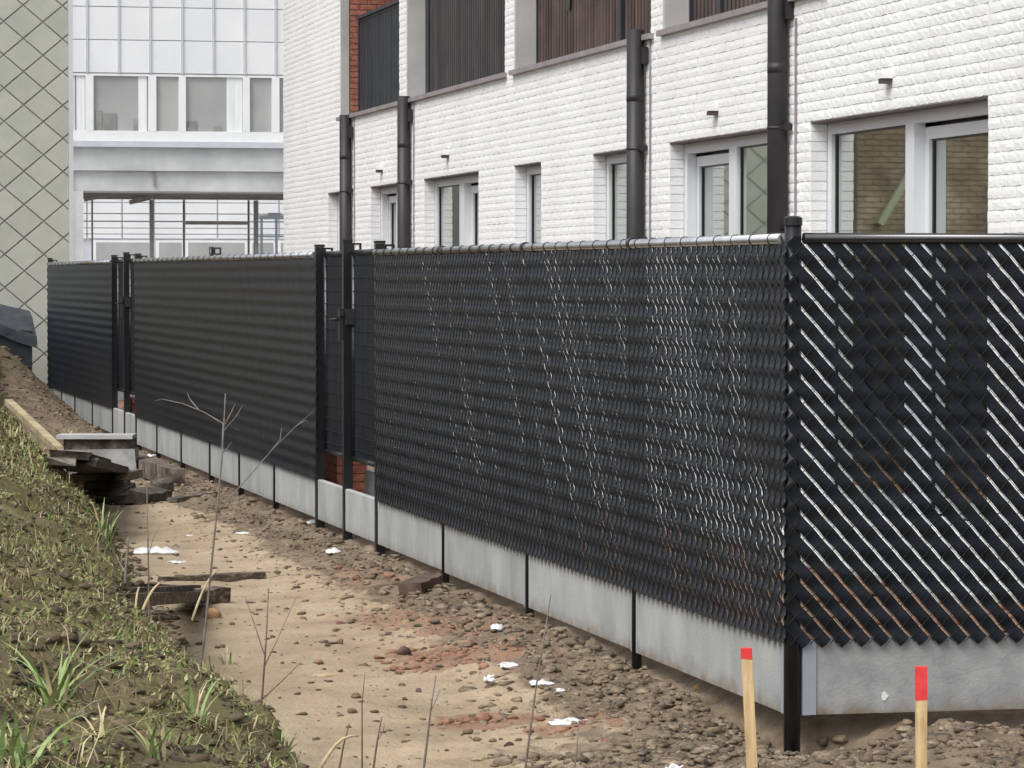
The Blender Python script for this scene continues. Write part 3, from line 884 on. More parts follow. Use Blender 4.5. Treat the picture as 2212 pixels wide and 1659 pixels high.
LEFT = ((-.034, 0.), (0., -1.), (-1., 0.))       # seen from outside, right is towards the corner
FG = 'lengths of slatted chain link fence along the dirt path'
PT = .018
def plates(parent, ys, zb=0., zt=.272, mat='concrete'):
    for a, b in zip(ys[:-1], ys[1:]):
        za = float(zf((a + b) / 2)) + random.uniform(-.004, .004)
        p = MB(); y0, y1 = a + .0225, b - .0225
        e = .006
        p.add([(-PT, y0, zb + za), (PT, y0, zb + za), (PT, y1, zb + za), (-PT, y1, zb + za),
               (-PT, y0, zt + za - e), (PT, y0, zt + za - e), (PT, y1, zt + za - e), (-PT, y1, zt + za - e),
               (-PT + e, y0, zt + za), (PT - e, y0, zt + za), (PT - e, y1, zt + za), (-PT + e, y1, zt + za)],
              [(0, 3, 2, 1), (0, 1, 5, 4), (1, 2, 6, 5), (2, 3, 7, 6), (3, 0, 4, 7), (4, 5, 9, 8), (5, 6, 10, 9), (6, 7, 11, 10), (7, 4, 8, 11), (8, 9, 10, 11)])
        p.build('concrete_panel', M[mat], parent)
ZT, ZB = 1.742, .262
# near length, corner to first gate
YN = [0.03, 2.2, 4.24, 6.27, 8.26]
fa = empty('chain_link_fence', (0, 4, 0), 'longest clearest stretch of black slatted fence from the corner post to the nearer gate', 'fence', FG)
weave(fa, LEFT, -8.21, .012, ZT, ZB, True, M['slat_side'], bow=.0058, hw=.0257, tl=-.026, am=.0050)
rail(fa, (-.030, .03, 1.746), (-.030, 8.24, 1.762), ties=34)
post(fa, 0, 0, -.32, 1.815, .031)
for y in YN[1:4]:
    o = post(fa, -.008, y, -.2, 1.70, .0215, cap=False)
    c = MB(); c.tube([(-.030, y - .02, 1.748 + float(zf(y))), (-.030, y + .02, 1.748 + float(zf(y)))], .0255, 12); c.build('rail_clamp', M['black_paint'], o)
plates(fa, YN)
for y in (YN[0] + .0, YN[1], YN[2]):
    c = MB()
    if y > 1: c.box(-PT - .004, PT + .004, y + .022, y + .05, .0, .268)
    if y < 1: c.box(-PT - .005, PT + .005, y + .002, y + .036, .0, .262)
    c.build('panel_clip', M['clip'], fa)

# right hand length, across the picture
fr = empty('chain_link_fence', (1.6, 0, 0), 'short stretch of black slatted fence facing the camera to the right of the corner post', 'fence', FG)
RIGHT = ((0., -.034), (1., 0.), (0., -1.))
weave(fr, RIGHT, -.03, 3.1, 1.744, .262, True, M['slat'], hw=.0233)
rail(fr, (.03, -.030, 1.748), (3.15, -.030, 1.748), ties=0)
for x in (1.12, 2.2): post(fr, x, 0, -.3, 1.70, .019, cap=False)
post(fr, 3.15, 0, -.3, 1.80, .025)
for a, b in [(.052, 1.10), (1.14, 2.18), (2.22, 3.12)]:
    p = MB(); p.box(a + (.03 if a < .1 else 0), b, -PT, PT, 0.0, .275); p.build('concrete_panel', M['concrete_front'], fr)
c = MB(); c.box(.034, .085, -PT - .006, PT + .006, .0, .272); c.build('panel_clip', M['clip'], fr)

g_ = on_y(1910, 1503, -PT)
sp_ = MB(); n_ = 9
ring_ = [(g_[0] + math.cos(k * 6.283 / n_) * .017 * random.uniform(.5, 1), 0, g_[2] + math.sin(k * 6.283 / n_) * .022 * random.uniform(.5, 1)) for k in range(n_)]
sp_.add([(a, -PT - .003, c) for a, b, c in ring_] + [(a, -PT + .001, c) for a, b, c in ring_], [tuple(range(n_))] + [(k, k + n_, (k + 1) % n_ + n_, (k + 1) % n_) for k in range(n_)])
sp_.build('white_splash', M['white_paint'], fr)
# gates
def gate(ya, yb, ym, label):
    t = empty('garden_gate', (0, ym, 0), label, 'gate', 'double gates in the slatted fence')
    z_ = float(zf(ym))
    for y, zt in ((ya, 1.80 + z_), (ym, 1.82 + z_), (yb, 1.80 + z_)):
        post(t, 0, y, -.25, zt, .028, square=True, hook=True)
    plates(t, [ya, ym, yb], zt=.262)
    xg = .038
    for a, b in ((ya + .032, ym - .030), (ym + .030, yb - .032)):
        zb, zt = .455 + z_, 1.752 + z_
        f = MB()
        f.tube([(xg, a, zb), (xg, b, zb)], .018, 10); f.tube([(xg, a, zt), (xg, b, zt)], .020, 10)
        f.tube([(xg, a, zb), (xg, a, zt)], .018, 10); f.tube([(xg, b, zb), (xg, b, zt)], .018, 10)
        lf_ = f.build('gate_leaf', M['black_paint'], t, smooth=True)
        n = int((b - a) / .058)
        sb = MB(); sb.add([(.006, -.0285, 0), (-.004, 0, 0), (.006, .0285, 0), (.006, -.0285, zt - zb - .03), (-.004, 0, zt - zb - .03), (.006, .0285, zt - zb - .03)], [(0, 3, 4, 1), (1, 4, 5, 2)])
        sm_ = sb.mesh('slat'); sm_.materials.append(M['slat'])
        for i in range(n):
            o = bpy.data.objects.new('slat', sm_); o.location = (xg - .002, a + .03 + (b - a - .06) * (i + .5) / n, zb + .015); o.scale = (1, (b - a - .06) / n / .058, 1); COL.objects.link(o); attach(o, lf_)
        rd = MB(); k = zb + .06
        while k < zt - .03:
            rd.tube([(xg - .009, a, k), (xg - .009, b, k)], .0024, 6); k += .083
        rd.build('wire_rods', M['wire'], lf_, kind='stuff')
    h = MB(); h.box(-.055, -.029, ym - .028, ym + .028, 1.20 + z_, 1.40 + z_); o = h.build('lock', M['dark_metal'], t)
    h = MB(); h.tube([(-.055, ym + .005, 1.335 + z_), (-.085, ym + .005, 1.335 + z_), (-.085, ym + .13, 1.33 + z_)], .009, 8); h.build('handle', M['dark_metal'], o, smooth=True)
    h = MB(); h.box(-.02, .05, ym - .075, ym - .03, 1.30 + z_, 1.40 + z_); h.box(-.055, -.03, ym - .05, ym - .03, 1.355 + z_, 1.385 + z_); h.build('latch', M['dark_metal'], o)
    return t
gate(8.26, 10.43, 9.38, 'nearer black double gate with lever handle between the two long fence stretches')
gate(20.87, 22.96, 21.86, 'farther black double gate near the shingled wall')
YM = [10.43, 12.26, 14.0, 15.66, 17.48, 19.22, 20.87]
fm = empty('chain_link_fence', (0, 15.6, 0), 'middle stretch of black slatted fence between the two double gates', 'fence', FG)
weave(fm, LEFT, -20.84, -10.385, ZT, ZB + .0, False, M['slat_far'], seg=4, acr=np.array([-1, 0, 1.]), wires=False, hw=.0287, tl=-.13, am=.0062)
rail(fm, (-.030, 10.46, 1.766), (-.030, 20.84, 1.786), ties=30)
for y in YM[1:-1]:
    post(fm, -.008, y, -.2, 1.70, .022, cap=False)
post(fm, .0, 15.70, 1.71, 1.87, .018, cap=False, hook=True)
plates(fm, YM)
YF = [22.96, 24.97, 26.9, 28.5, 30.2]
ff = empty('chain_link_fence', (0, 26.5, 0), 'farthest stretch of black slatted fence ending at the grey shingled wall', 'fence', FG)
weave(ff, LEFT, -30.18, -22.915, ZT, ZB + .0, False, M['slat_far'], seg=4, acr=np.array([-1, 0, 1.]), wires=False, hw=.0287, tl=-.13, am=.0062)
rail(ff, (-.030, 22.99, 1.789), (-.030, 30.18, 1.803), ties=16)
for y in YF[1:-1]: post(ff, -.008, y, -.2, 1.70, .022, cap=False)
post(ff, 0, 30.2, -.2, 1.86, .026, square=True, hook=True)
plates(ff, YF)

# ------------------------------------------------------------------ debris
T_ = (1 + 5 ** .5) / 2
ICO_V = np.array([(-1, T_, 0), (1, T_, 0), (-1, -T_, 0), (1, -T_, 0), (0, -1, T_), (0, 1, T_), (0, -1, -T_), (0, 1, -T_), (T_, 0, -1), (T_, 0, 1), (-T_, 0, -1), (-T_, 0, 1)]) / math.hypot(1, T_)
ICO_F = np.array([(0, 11, 5), (0, 5, 1), (0, 1, 7), (0, 7, 10), (0, 10, 11), (1, 5, 9), (5, 11, 4), (11, 10, 2), (10, 7, 6), (7, 1, 8), (3, 9, 4), (3, 4, 2), (3, 2, 6), (3, 6, 8), (3, 8, 9), (4, 9, 5), (2, 4, 11), (6, 2, 10), (8, 6, 7), (9, 8, 1)])
def subdiv(V, F):
    V = [tuple(v) for v in V]; mid = {}; out = []
    def m(a, b):
        k = (min(a, b), max(a, b))
        if k not in mid:
            p = (np.array(V[a]) + np.array(V[b])) / 2; p /= np.linalg.norm(p); V.append(tuple(p)); mid[k] = len(V) - 1
        return mid[k]
    for a, b, c in F:
        x, y, z = m(a, b), m(b, c), m(c, a)
        out += [(a, x, z), (b, y, x), (c, z, y), (x, y, z)]
    return np.array(V), np.array(out)
ICO2_V, ICO2_F = subdiv(ICO_V, ICO_F)
def rock_mesh(name, mat, seed, flat=.6, rough=.30, fine=True):
    g = np.random.default_rng(seed)
    V, F = (ICO2_V, ICO2_F) if fine else (ICO_V, ICO_F)
    V = V * (1 + g.uniform(-rough, rough, (len(V), 1)))
    # cut a few flat facets
    for _ in range(4):
        n = g.normal(size=3); n /= np.linalg.norm(n); dd = g.uniform(.5, .8)
        s_ = V @ n; V = V - np.outer(np.maximum(s_ - dd, 0), n)
    V = V * np.array([1, g.uniform(.65, .95), flat * g.uniform(.8, 1.2)])
    return np_mesh(name, V, F, [mat])
def scatter(name, mat, P, S, flat=.5, label=None):
    """many small stones as one body"""
    g = np.random.default_rng(len(P))
    n = len(P); nv = len(ICO_V)
    J = 1 + g.uniform(-.48, .42, (n, nv, 1))
    V = ICO_V[None] * J * np.stack([S * g.uniform(.8, 1.4, n), S * g.uniform(.7, 1.2, n), S * flat * g.uniform(.7, 1.2, n)], 1)[:, None]
    an = g.uniform(0, 6.28, n); c, s_ = np.cos(an), np.sin(an)
    X = V[..., 0] * c[:, None] - V[..., 1] * s_[:, None]; Y = V[..., 0] * s_[:, None] + V[..., 1] * c[:, None]
    V = np.stack([X, Y, V[..., 2]], -1) + P[:, None]
    F = (ICO_F[None] + (np.arange(n) * nv)[:, None, None]).reshape(-1, 3)
    o = obj(name, np_mesh(name, V.reshape(-1, 3), F, [mat]), None, 'stuff')
    tag(o, label, 'stones')
    return o
def rpts(n, x0, x1, y0, y1, bias=1.):
    x = rng.uniform(x0, x1, n); y = y0 + (y1 - y0) * rng.random(n) ** bias
    return x, y
# loose crumbs of the bank below the fence
x, y = rpts(16000, -1.15, -.04, -1.6, 26, 1.7); keep = rng.random(len(x)) < sstep(-.95, -.30, x) + .04; x, y = x[keep], y[keep]
S = rng.gamma(2.4, .0048, len(x)).clip(.004, .032)
scatter('soil_crumbs', M['clod_grey'], np.stack([x, y, ground(x, y) - S * .02], 1), S, label='loose grey brown soil crumbs banked up along the foot of the fence')
x, y = rpts(4200, -1.0, 1.6, -2.4, -.05); S = rng.gamma(2.4, .0058, len(x)).clip(.005, .038)
scatter('gravel', M['clod_grey'], np.stack([x, y, ground(x, y) + S * .0], 1), S, label='stony gravel in front of the concrete base right of the corner')
x, y = rpts(2200, -2.3, -.6, -3, 24, 1.6); S = rng.gamma(1.5, .005, len(x)).clip(.004, .035)
scatter('pebbles', M['clod'], np.stack([x, y, ground(x, y) + S * .1], 1), S, label='small brown pebbles strewn over the bare dirt path')
P = []
for px, py, sx, sy, n in [(1010, 1415, .30, .25, 150), (900, 1420, .2, .2, 40), (1055, 1560, .22, .12, 70), (860, 1340, .3, .6, 45), (800, 1250, .3, .7, 60), (1240, 1570, .3, .15, 45), (980, 1360, .35, .4, 45)]:
    g = gpt(px, py)
    for _ in range(n): P.append((g[0] + random.gauss(0, sx * .6), g[1] + random.gauss(0, sy * .6)))
P = np.array(P); S = rng.gamma(1.7, .0058, len(P)).clip(.004, .028)
scatter('brick_rubble', M['red_crumb'], np.stack([P[:, 0], P[:, 1], ground(P[:, 0], P[:, 1]) + S * .15], 1), S, label='crumbled red brick bits spread in patches on the path')
x, y = rpts(1500, .2, 3.0, .2, 20, 1.2); S = rng.gamma(2, .012, len(x)).clip(.01, .06)
scatter('yard_rubble', M['red_crumb'], np.stack([x, y, ground(x, y) + S * .2], 1), S, label='reddish rubble covering the yard behind the slatted fence')

x, y = rpts(2600, -1.2, 1.5, -.9, -.03); S = rng.gamma(2.2, .0052, len(x)).clip(.004, .03)
scatter('fine_gravel', M['clod_grey'], np.stack([x, y, ground(x, y) + S * .05], 1), S, label='fine gravel washed against the corner post and front concrete panel')
x, y = rpts(2600, -.5, -.02, -.3, 22, 1.5); S = rng.gamma(2.2, .0055, len(x)).clip(.005, .03)
scatter('soil_lumps', M['clod_grey'], np.stack([x, y, ground(x, y) + S * .2], 1), S, label='soil lumps crowded against the foot of the long concrete panels')
# single clods and stones
cl = [rock_mesh('clod', M['clod'], s_) for s_ in range(5)]
dk = [rock_mesh('dark_clod', M['dark_clod'], 20 + s_) for s_ in range(4)]
rd = [rock_mesh('brick_fragment', M['red_crumb'], 40 + s_, .7, .12) for s_ in range(4)]
def put(me, name, px, py, size, label, cat, group=None, rz=None, sc3=(1, 1, 1), sink=.25, flat=False):
    g = gpt(px, py)
    dist = float(np.linalg.norm(g - CAM)); s_ = size / 7460 * dist / 2
    zz = float(ground(g[0], g[1]))
    h = max(v.co.z for v in me.vertices) * s_ * sc3[2]
    o = bpy.data.objects.new(name, me)
    o.location = (g[0], g[1], zz - .004 if flat else zz + h * (1 - 2 * sink))
    o.rotation_euler = (0, 0, random.uniform(0, 6.28) if rz is None else rz)
    o.scale = (s_ * sc3[0], s_ * sc3[1], s_ * sc3[2])
    COL.objects.link(o)
    return tag(o, label, cat, group)
def clod_label(px, py):
    if px > 1760: return 'brown stone in the gravel right of the corner post', 'stone', 'stones right of the corner post'
    if px > 1320: return 'brown clod on the bank between the open path and the left stake', 'stone', 'clods beside the left stake'
    if px > 1120: return 'brown clod near the white scraps in the front of the path', 'stone', 'clods near the white scraps'
    if px > 930: return 'brown clod among the red brick crumbs of the path', 'stone', 'clods among the red crumbs'
    if py < 1230: return 'small clod on the far path beyond the low planks', 'stone', 'clods beyond the planks'
    if px < 620: return 'small clod on the path between planks and dark dry stem', 'stone', 'clods before the planks'
    return 'brown clod on the open sandy middle of the path', 'stone', 'clods on the open path'
GC = 'brown clods lying on the bare path'; LC = 'small brown earth clod lying on the bare dirt path'
for px, py, sz in [(760, 1540, 22), (770, 1507, 24), (1010, 1590, 26), (1030, 1605, 20), (1385, 1590, 24), (1395, 1567, 22), (1150, 1640, 40), (1210, 1645, 22), (1310, 1520, 20), (1260, 1525, 22), (640, 1275, 18), (560, 1520, 14), (700, 1390, 22), (735, 1395, 18), (725, 1365, 16), (655, 1335, 16), (945, 1440, 26), (960, 1405, 20), (1330, 1500, 16),
                   (840, 1372, 18), (900, 1355, 16), (760, 1345, 20), (1065, 1605, 18), (1110, 1530, 20), (1120, 1600, 18), (875, 1510, 16), (500, 1345, 14), (470, 1400, 16), (430, 1395, 18), (640, 1390, 14), (610, 1430, 12), (1430, 1520, 24), (1230, 1440, 20), (1325, 1425, 22), (1395, 1455, 22), (1500, 1560, 24), (1545, 1600, 26), (1380, 1640, 26), (560, 1190, 14), (610, 1160, 14), (640, 1180, 14), (520, 1190, 12), (1180, 1385, 20), (1110, 1340, 22), (1290, 1480, 24), (1600, 1580, 22), (1890, 1610, 36), (1815, 1600, 34), (2060, 1600, 44), (2130, 1615, 36), (1960, 1585, 30), (2150, 1570, 30), (1780, 1600, 40), (2085, 1640, 40), (1840, 1640, 36)]:
    put(random.choice(cl), 'clod', px, py, sz, *clod_label(px, py))
GD = 'dark clods on the path'
for px, py, sz, lb in [(1063, 1482, 34, 'dark angular clod touching the right white scrap on the path'), (1102, 1490, 26, None), (1270, 1468, 28, None), (872, 1412, 40, 'dark slate coloured lump at the edge of the red crumbs'), (915, 1400, 18, None), (708, 1398, 16, None), (1250, 1555, 30, None), (1245, 1470, 22, None), (1100, 1610, 26, None), (905, 1492, 20, None), (765, 1340, 16, None), (735, 1450, 18, None), (1000, 1355, 18, None)]:
    put(random.choice(dk), 'dark_clod', px, py, sz, lb or 'dark brown clod lying among crumbs on the path', 'stone', None if lb else GD)
GB_ = 'red brick fragments on the path'
for px, py, sz, lb in [(840, 1252, 34, 'orange red brick fragment near the gate on the path'), (1043, 1560, 40, 'broad red brick lump in the front of the path'), (1262, 1568, 30, None), (735, 1345, 26, None), (690, 1432, 22, None), (1195, 1568, 24, None), (1310, 1610, 24, None), (1045, 1450, 26, None), (770, 1255, 24, None), (850, 1440, 26, None)]:
    put(random.choice(rd), 'brick_fragment', px, py, sz, lb or 'small red brick fragment on the dirt path', 'brick', None if lb else GB_)
os_ = rock_mesh('orange_stone', M['orange_stone'], 61, .6, .1)
put(os_, 'orange_stone', 462, 1332, 42, 'smooth orange brown stone beside the low planks', 'stone', rz=.3)
put(rock_mesh('orange_stone', M['orange_stone'], 62, .8, .12), 'orange_stone', 1508, 1488, 24, 'small orange stone on the bank below the last concrete panel', 'stone')
put(rock_mesh('red_lump', M['red_paint'] if False else M['red_crumb'], 63, .9, .12), 'brick_fragment', 323, 975, 24, 'reddish brick piece between concrete block and fence', 'brick')
put(rock_mesh('flat_stone', M['dark_clod'], 64, .5, .1), 'flat_stone', 835, 1188, 34, 'grey flat stone beside the gate panel on the bank', 'stone')
put(rock_mesh('flat_stone', M['slab_stone'], 66, .35, .1), 'flat_stone', 720, 1395, 26, 'pale thin stone chip on the open path', 'stone')

# white scraps
def scrap_mesh(seed, n=7, m=5):
    g = np.random.default_rng(seed)
    a = np.linspace(-1, 1, n); b = np.linspace(-1, 1, m)
    A, B = np.meshgrid(a, b)
    rad = 1 - .16 * g.random(A.shape)
    X = A * rad; Y = B * rad * (1 - .3 * A ** 2); Z = .6 * g.random(A.shape) + .35 * (1 - A ** 2) * (1 - B ** 2) * g.uniform(.6, 1.4)
    V = np.stack([X, Y, Z], -1).reshape(-1, 3)
    i = (np.arange(m - 1)[:, None] * n + np.arange(n - 1)[None]).ravel()
    F = np.stack([i, i + 1, i + n + 1, i + n], 1)
    Vb = V * np.array([1, 1, 0]) ; nb = len(V)
    F2 = F[:, ::-1] + nb
    ring = [k for k in range(n)] + [r_ * n + n - 1 for r_ in range(1, m)] + [(m - 1) * n + k for k in range(n - 2, -1, -1)] + [r_ * n for r_ in range(m - 2, 0, -1)]
    side = np.array([(ring[k], ring[k] + nb, ring[(k + 1) % len(ring)] + nb, ring[(k + 1) % len(ring)]) for k in range(len(ring))])
    return np_mesh('scrap', np.concatenate([V, Vb]), np.concatenate([F, F2, side]), [M['scrap']])
sm4 = [scrap_mesh(s_) for s_ in range(6)]
GS = 'white scraps of plastic littering the path'
for k, (px, py, wd, dp, ht, lb) in enumerate([
    (338, 1196, 104, .5, .22, 'widest crumpled white plastic sheet by the grass bank'),
    (382, 1214, 40, .5, .2, 'white plastic bit just below the widest white sheet'),
    (720, 1199, 36, .9, .5, 'white scrap in front of the nearer gate panel'),
    (783, 1217, 30, .7, .3, 'small white scrap at the right foot of the nearer gate'),
    (322, 992, 26, .9, .5, 'white scrap between the concrete block and the fence'),
    (525, 1159, 34, .5, .15, 'thin white scrap on the far path below the third fence panel'),
    (415, 1154, 30, .5, .15, 'pale flat scrap on the far path near the slab heap'),
    (424, 1309, 58, .4, .5, 'curved white strip lying against the low planks'),
    (942, 1353, 30, .6, .35, 'white scrap above the red brick crumbs'),
    (1074, 1365, 28, 1., .8, 'white chip standing by a pale stone near the fence'),
    (1098, 1449, 42, .8, .4, 'white lump right of the red brick crumbs'),
    (1060, 1468, 32, .8, .7, 'white lump resting on a dark clod'),
    (1172, 1476, 60, .5, .3, 'elongated white scrap near the bank'),
    (1212, 1490, 34, .6, .35, 'small white scrap just right of the elongated one'),
    (1228, 1565, 90, .35, .25, 'long white strip of plastic at the front of the path'),
    (1482, 1600, 44, .7, .35, 'crumpled white scrap left of the left stake'),
    (1457, 1648, 56, .8, .6, 'torn white scrap at the bottom edge near the left stake'),
    (675, 1126, 26, .9, .5, 'white scrap at the foot of the far gate post'),
    (470, 1108, 24, .5, .25, 'tiny white scrap beyond the slab heap')]):
    if lb:
        o = put(sm4[k % 6], 'plastic_scrap', px, py, wd, lb, 'litter', GS, rz=-YAW + random.uniform(-.3, .3), sc3=(1, dp * 2.2, ht * 1.5), flat=True)
o = put(sm4[2], 'plastic_scrap', 700, 1457, 62, 'beige flat scrap alone on the open path', 'litter', GS, rz=.2, sc3=(1, .5, .25), flat=True)
o.data = o.data.copy(); o.data.materials[0] = M['straw']

def irregular_box(L, W_, H, seed, jit=.12):
    g = random.Random(seed)
    n = 4; mb = MB(); vs = []
    for i in range(n + 1):
        for (a, b) in ((-1, -1), (1, -1), (1, 1), (-1, 1)):
            vs.append((-L / 2 + L * i / n + g.uniform(-1, 1) * L * .02, a * W_ / 2 * (1 + g.uniform(-jit, jit)), b * H / 2 * (1 + g.uniform(-jit, jit))))
    fs = [(3, 2, 1, 0), (4 * n, 4 * n + 1, 4 * n + 2, 4 * n + 3)]
    for i in range(n):
        for k in range(4):
            fs.append((4 * i + k, 4 * i + (k + 1) % 4, 4 * i + 4 + (k + 1) % 4, 4 * i + 4 + k))
    mb.add(vs, fs)
    return mb.mesh('piece')
def lay(name, mat, pxa, pya, pxb, pyb, W_, H, seed, label, cat, group=None, lift=0., jit=.12):
    """a bar lying between two ground points"""
    a, b = gpt(pxa, pya), gpt(pxb, pyb)
    za, zb = float(ground(a[0], a[1], False)), float(ground(b[0], b[1], False))
    A, B = Vector((a[0], a[1], za + H / 2 + lift)), Vector((b[0], b[1], zb + H / 2 + lift))
    d = B - A
    me = irregular_box(d.length, W_, H, seed, jit); me.name = name; me.materials.append(mat)
    o = bpy.data.objects.new(name, me)
    o.location = (A + B) / 2
    o.rotation_euler = (0, -math.asin(d.z / d.length), math.atan2(d.y, d.x))
    COL.objects.link(o)
    return tag(o, label, cat, group)
GP = 'old planks lying across the path'
lay('plank', M['old_wood'], 345, 1262, 570, 1250, .07, .04, 1, 'long dark weathered plank across the path', 'plank', GP)
lay('plank', M['old_wood'], 255, 1283, 420, 1278, .07, .035, 2, 'short pale topped plank behind the lower planks', 'plank', GP, .0)
lay('plank', M['old_wood'], 262, 1312, 440, 1298, .08, .05, 3, 'thick dark plank nearest to the grass bank', 'plank', GP)
lay('plank', M['old_wood'], 290, 1292, 420, 1288, .06, .015, 4, 'thin split plank resting between two dark planks', 'plank', GP, .04)
lay('plank', M['old_wood'], 430, 1308, 480, 1300, .10, .08, 5, 'stubby dark wood block at the right end of the low planks', 'wood', None)
lay('stone_slab', M['dark_clod'], 885, 1285, 935, 1265, .12, .06, 6, 'dark tilted slab on the bank below the second fence panel', 'slab', None)
lay('timber', M['slab_stone'], 260, 1010, 380, 1050, .16, .14, 7, 'thick weathered log behind the slab heap', 'log', None, .0, .2)
lay('timber', M['slab_stone'], 370, 1085, 460, 1070, .10, .03, 8, 'thin curved board at the right foot of the slab heap', 'board', None)
GH = 'broken slabs heaped below the concrete block'
LH = 'broken brown slab in the heap below the concrete block'
for k, (xa, ya, xb, yb, W_, H, lift, lb) in enumerate([
    (150, 1050, 205, 1050, .25, .05, .17, 'uppermost dark slab tucked under the concrete block'), (160, 1050, 235, 1058, .3, .06, .12, None), (185, 1058, 280, 1060, .28, .07, .075, 'pale topped slab in the middle of the slab heap'),
    (190, 1075, 275, 1072, .3, .07, .05, None), (205, 1085, 240, 1062, .22, .06, .0, None), (225, 1090, 265, 1066, .22, .06, .02, None), (255, 1092, 310, 1072, .22, .06, .01, 'tilted slab at the front right of the slab heap'),
    (300, 1090, 350, 1080, .2, .09, .0, None), (330, 1075, 372, 1070, .2, .12, .0, None), (130, 1040, 170, 1042, .2, .05, .10, None)]):
    o = lay('stone_slab', M['slab_stone'], xa, ya, xb, yb, W_, H, 30 + k, lb or LH, 'slab', GH, lift)
    o.rotation_euler.x = random.uniform(-.15, .15)

# broken concrete block lying across the path end
g = gpt(210, 1040)
cbk = empty('concrete_block', (g[0], g[1], g[2]), 'broken grey concrete block with a projecting top slab beside the slab heap', 'concrete block')
dist = (g - CAM) @ _fw; u_ = dist / 7460
Lb = 175 * u_
def local(name, mesh, mats, parent, rz):
    o = bpy.data.objects.new(name, mesh)
    for m_ in (mats if isinstance(mats, list) else [mats]): mesh.materials.append(m_)
    COL.objects.link(o); o.parent = parent; o.rotation_euler = (0, 0, rz); return o
b1 = MB()
b1.add([(-Lb * .47, 0, 0), (Lb * .5, 0, -.02), (Lb * .5, .3, 0), (-Lb * .47, .3, 0), (-Lb * .47, .02, .255), (Lb * .46, 0.01, .265), (Lb * .46, .3, .265), (-Lb * .47, .3, .255)], BOXF)
local('block_base', b1.mesh('block_base'), M['concrete_old'], cbk, -YAW)
b1 = MB(); b1.box(-Lb * .42, Lb * .44, .03, .3, .256, .345); local('block_step', b1.mesh('block_step'), M['slab_stone'], cbk, -YAW)
b1 = MB(); b1.box(-Lb * .5, Lb * .44, -.02, .34, .346, .378); local('top_slab', b1.mesh('top_slab'), M['concrete_reveal'], cbk, -YAW)

# yellow beam leaning down the heap
p, q = at_z(18, 868, 31.0), at_z(148, 990, 28.2)
b_ = MB(); b_.bar(p, q, .07, .05); tag(b_.build('timber_beam', M['beam_wood']), 'long pale yellow timber beam sloping down the earth heap at left', 'beam')

# black sheeted box by the shingled wall
tb = empty('covered_crate', (-.7, 30.3, .2), 'dark crate under a black plastic sheet beside the shingled wall', 'crate')
t_ = MB(); t_.add([(-2.0, 29.6, 0), (-.27, 29.6, 0), (-.27, 31.2, 0), (-2.0, 31.2, 0), (-2.0, 29.6, 1.05), (-.27, 29.6, 1.0), (-.27, 31.2, 1.2), (-2.0, 31.2, 1.25)], BOXF); t_.build('crate_body', M['tarp'], tb)
tv = []; tf = []
for i in range(9):
    for j in range(7):
        x = -2.05 + 1.83 * i / 8; y = 29.56 + 1.7 * j / 6
        z = 1.09 + .27 * sstep(0, 3, j) - .14 * sstep(5.5, 8, i) * (j < 7) + random.uniform(-.015, .015)
        tv.append((x, y, float(z)))
        if i and j: a = (i - 1) * 7 + j - 1; tf.append((a, a + 7, a + 8, a + 1))
n_ = len(tv)
for i in range(9): tv.append((tv[i * 7][0], 29.55, tv[i * 7][2] - .10 - random.uniform(0, .05)))
for i in range(8): tf.append((n_ + i, n_ + i + 1, (i + 1) * 7, i * 7))
for j in range(7): tv.append((-.205, tv[56 + j][1], tv[56 + j][2] - .14))
for j in range(6): tf.append((56 + j, n_ + 9 + j, n_ + 10 + j, 57 + j))
t_ = MB(); t_.add(tv, tf); t_.build('plastic_sheet', M['tarp_top'], tb)

# stakes with red tops
def stake(px, py, Z, red_px, lean, label):
    tp = at_z(px, py, Z); zg = float(ground(tp[0], tp[1])) - .15
    t = empty('survey_stake', (tp[0], tp[1], zg), label, 'stake', 'wooden stakes with red tops')
    h = tp[2] - zg; rr = .0175; hr = red_px * Z / 7460
    def seg(z0, z1, mt_, nm, e=0., rag=0.):
        m_ = MB(); vs = []
        for zz in (z0, z1):
            for a, b in ((-1, -1), (1, -1), (1, 1), (-1, 1)):
                xx = a * (rr + e) + lean * (h - zz); yy = b * (rr + e)
                vs.append((tp[0] + xx * _r[0] + yy * _f0[0], tp[1] + xx * _r[1] + yy * _f0[1], zg + zz + (random.uniform(-rag, rag) if zz == z0 else 0)))
        m_.add(vs, BOXF); return m_.build(nm, M[mt_], t)
    seg(0, h - .002, 'new_wood', 'shaft'); seg(h - hr, h, 'red_paint', 'painted_top', .0007, .007)
stake(1612, 1400, 11.35, 22, .05, 'wooden stake with a short red tip in front of the corner post, left one')
stake(1990, 1440, 11.2, 70, .002, 'wooden stake with a long red painted top before the front concrete panel')

# yard things glimpsed below the gates
bs = empty('brick_stack', (.75, 12.2, 0), 'small stack of red bricks glimpsed under the nearer gate', 'bricks')
for c in range(9):
    for j in range(6):
        b_ = MB(); y_ = 12.2 + (j % 3) * .22; x_ = .42 + (j // 3) * .115
        b_.box(x_ + .003, x_ + .107, y_ + .004, y_ + .213, -.02 + c * .06, .035 + c * .06); b_.build('brick', M['red_brick'], bs)
b_ = MB(); b_.box(.35, .55, 9.9, 10.7, -.05, .33); tag(b_.build('yard_kerb', M['concrete_reveal']), 'grey concrete block glimpsed under the right leaf of the nearer gate', 'block')
b_ = MB()
for c in range(7): b_.box(.32, .52, 24.2 + (c % 2) * .04, 24.7 + (c % 2) * .04, -.05 + c * .06, .005 + c * .06)
tag(b_.build('brick_pile', M['red_brick']), 'small red brick pile glimpsed under the farther gate', 'bricks')

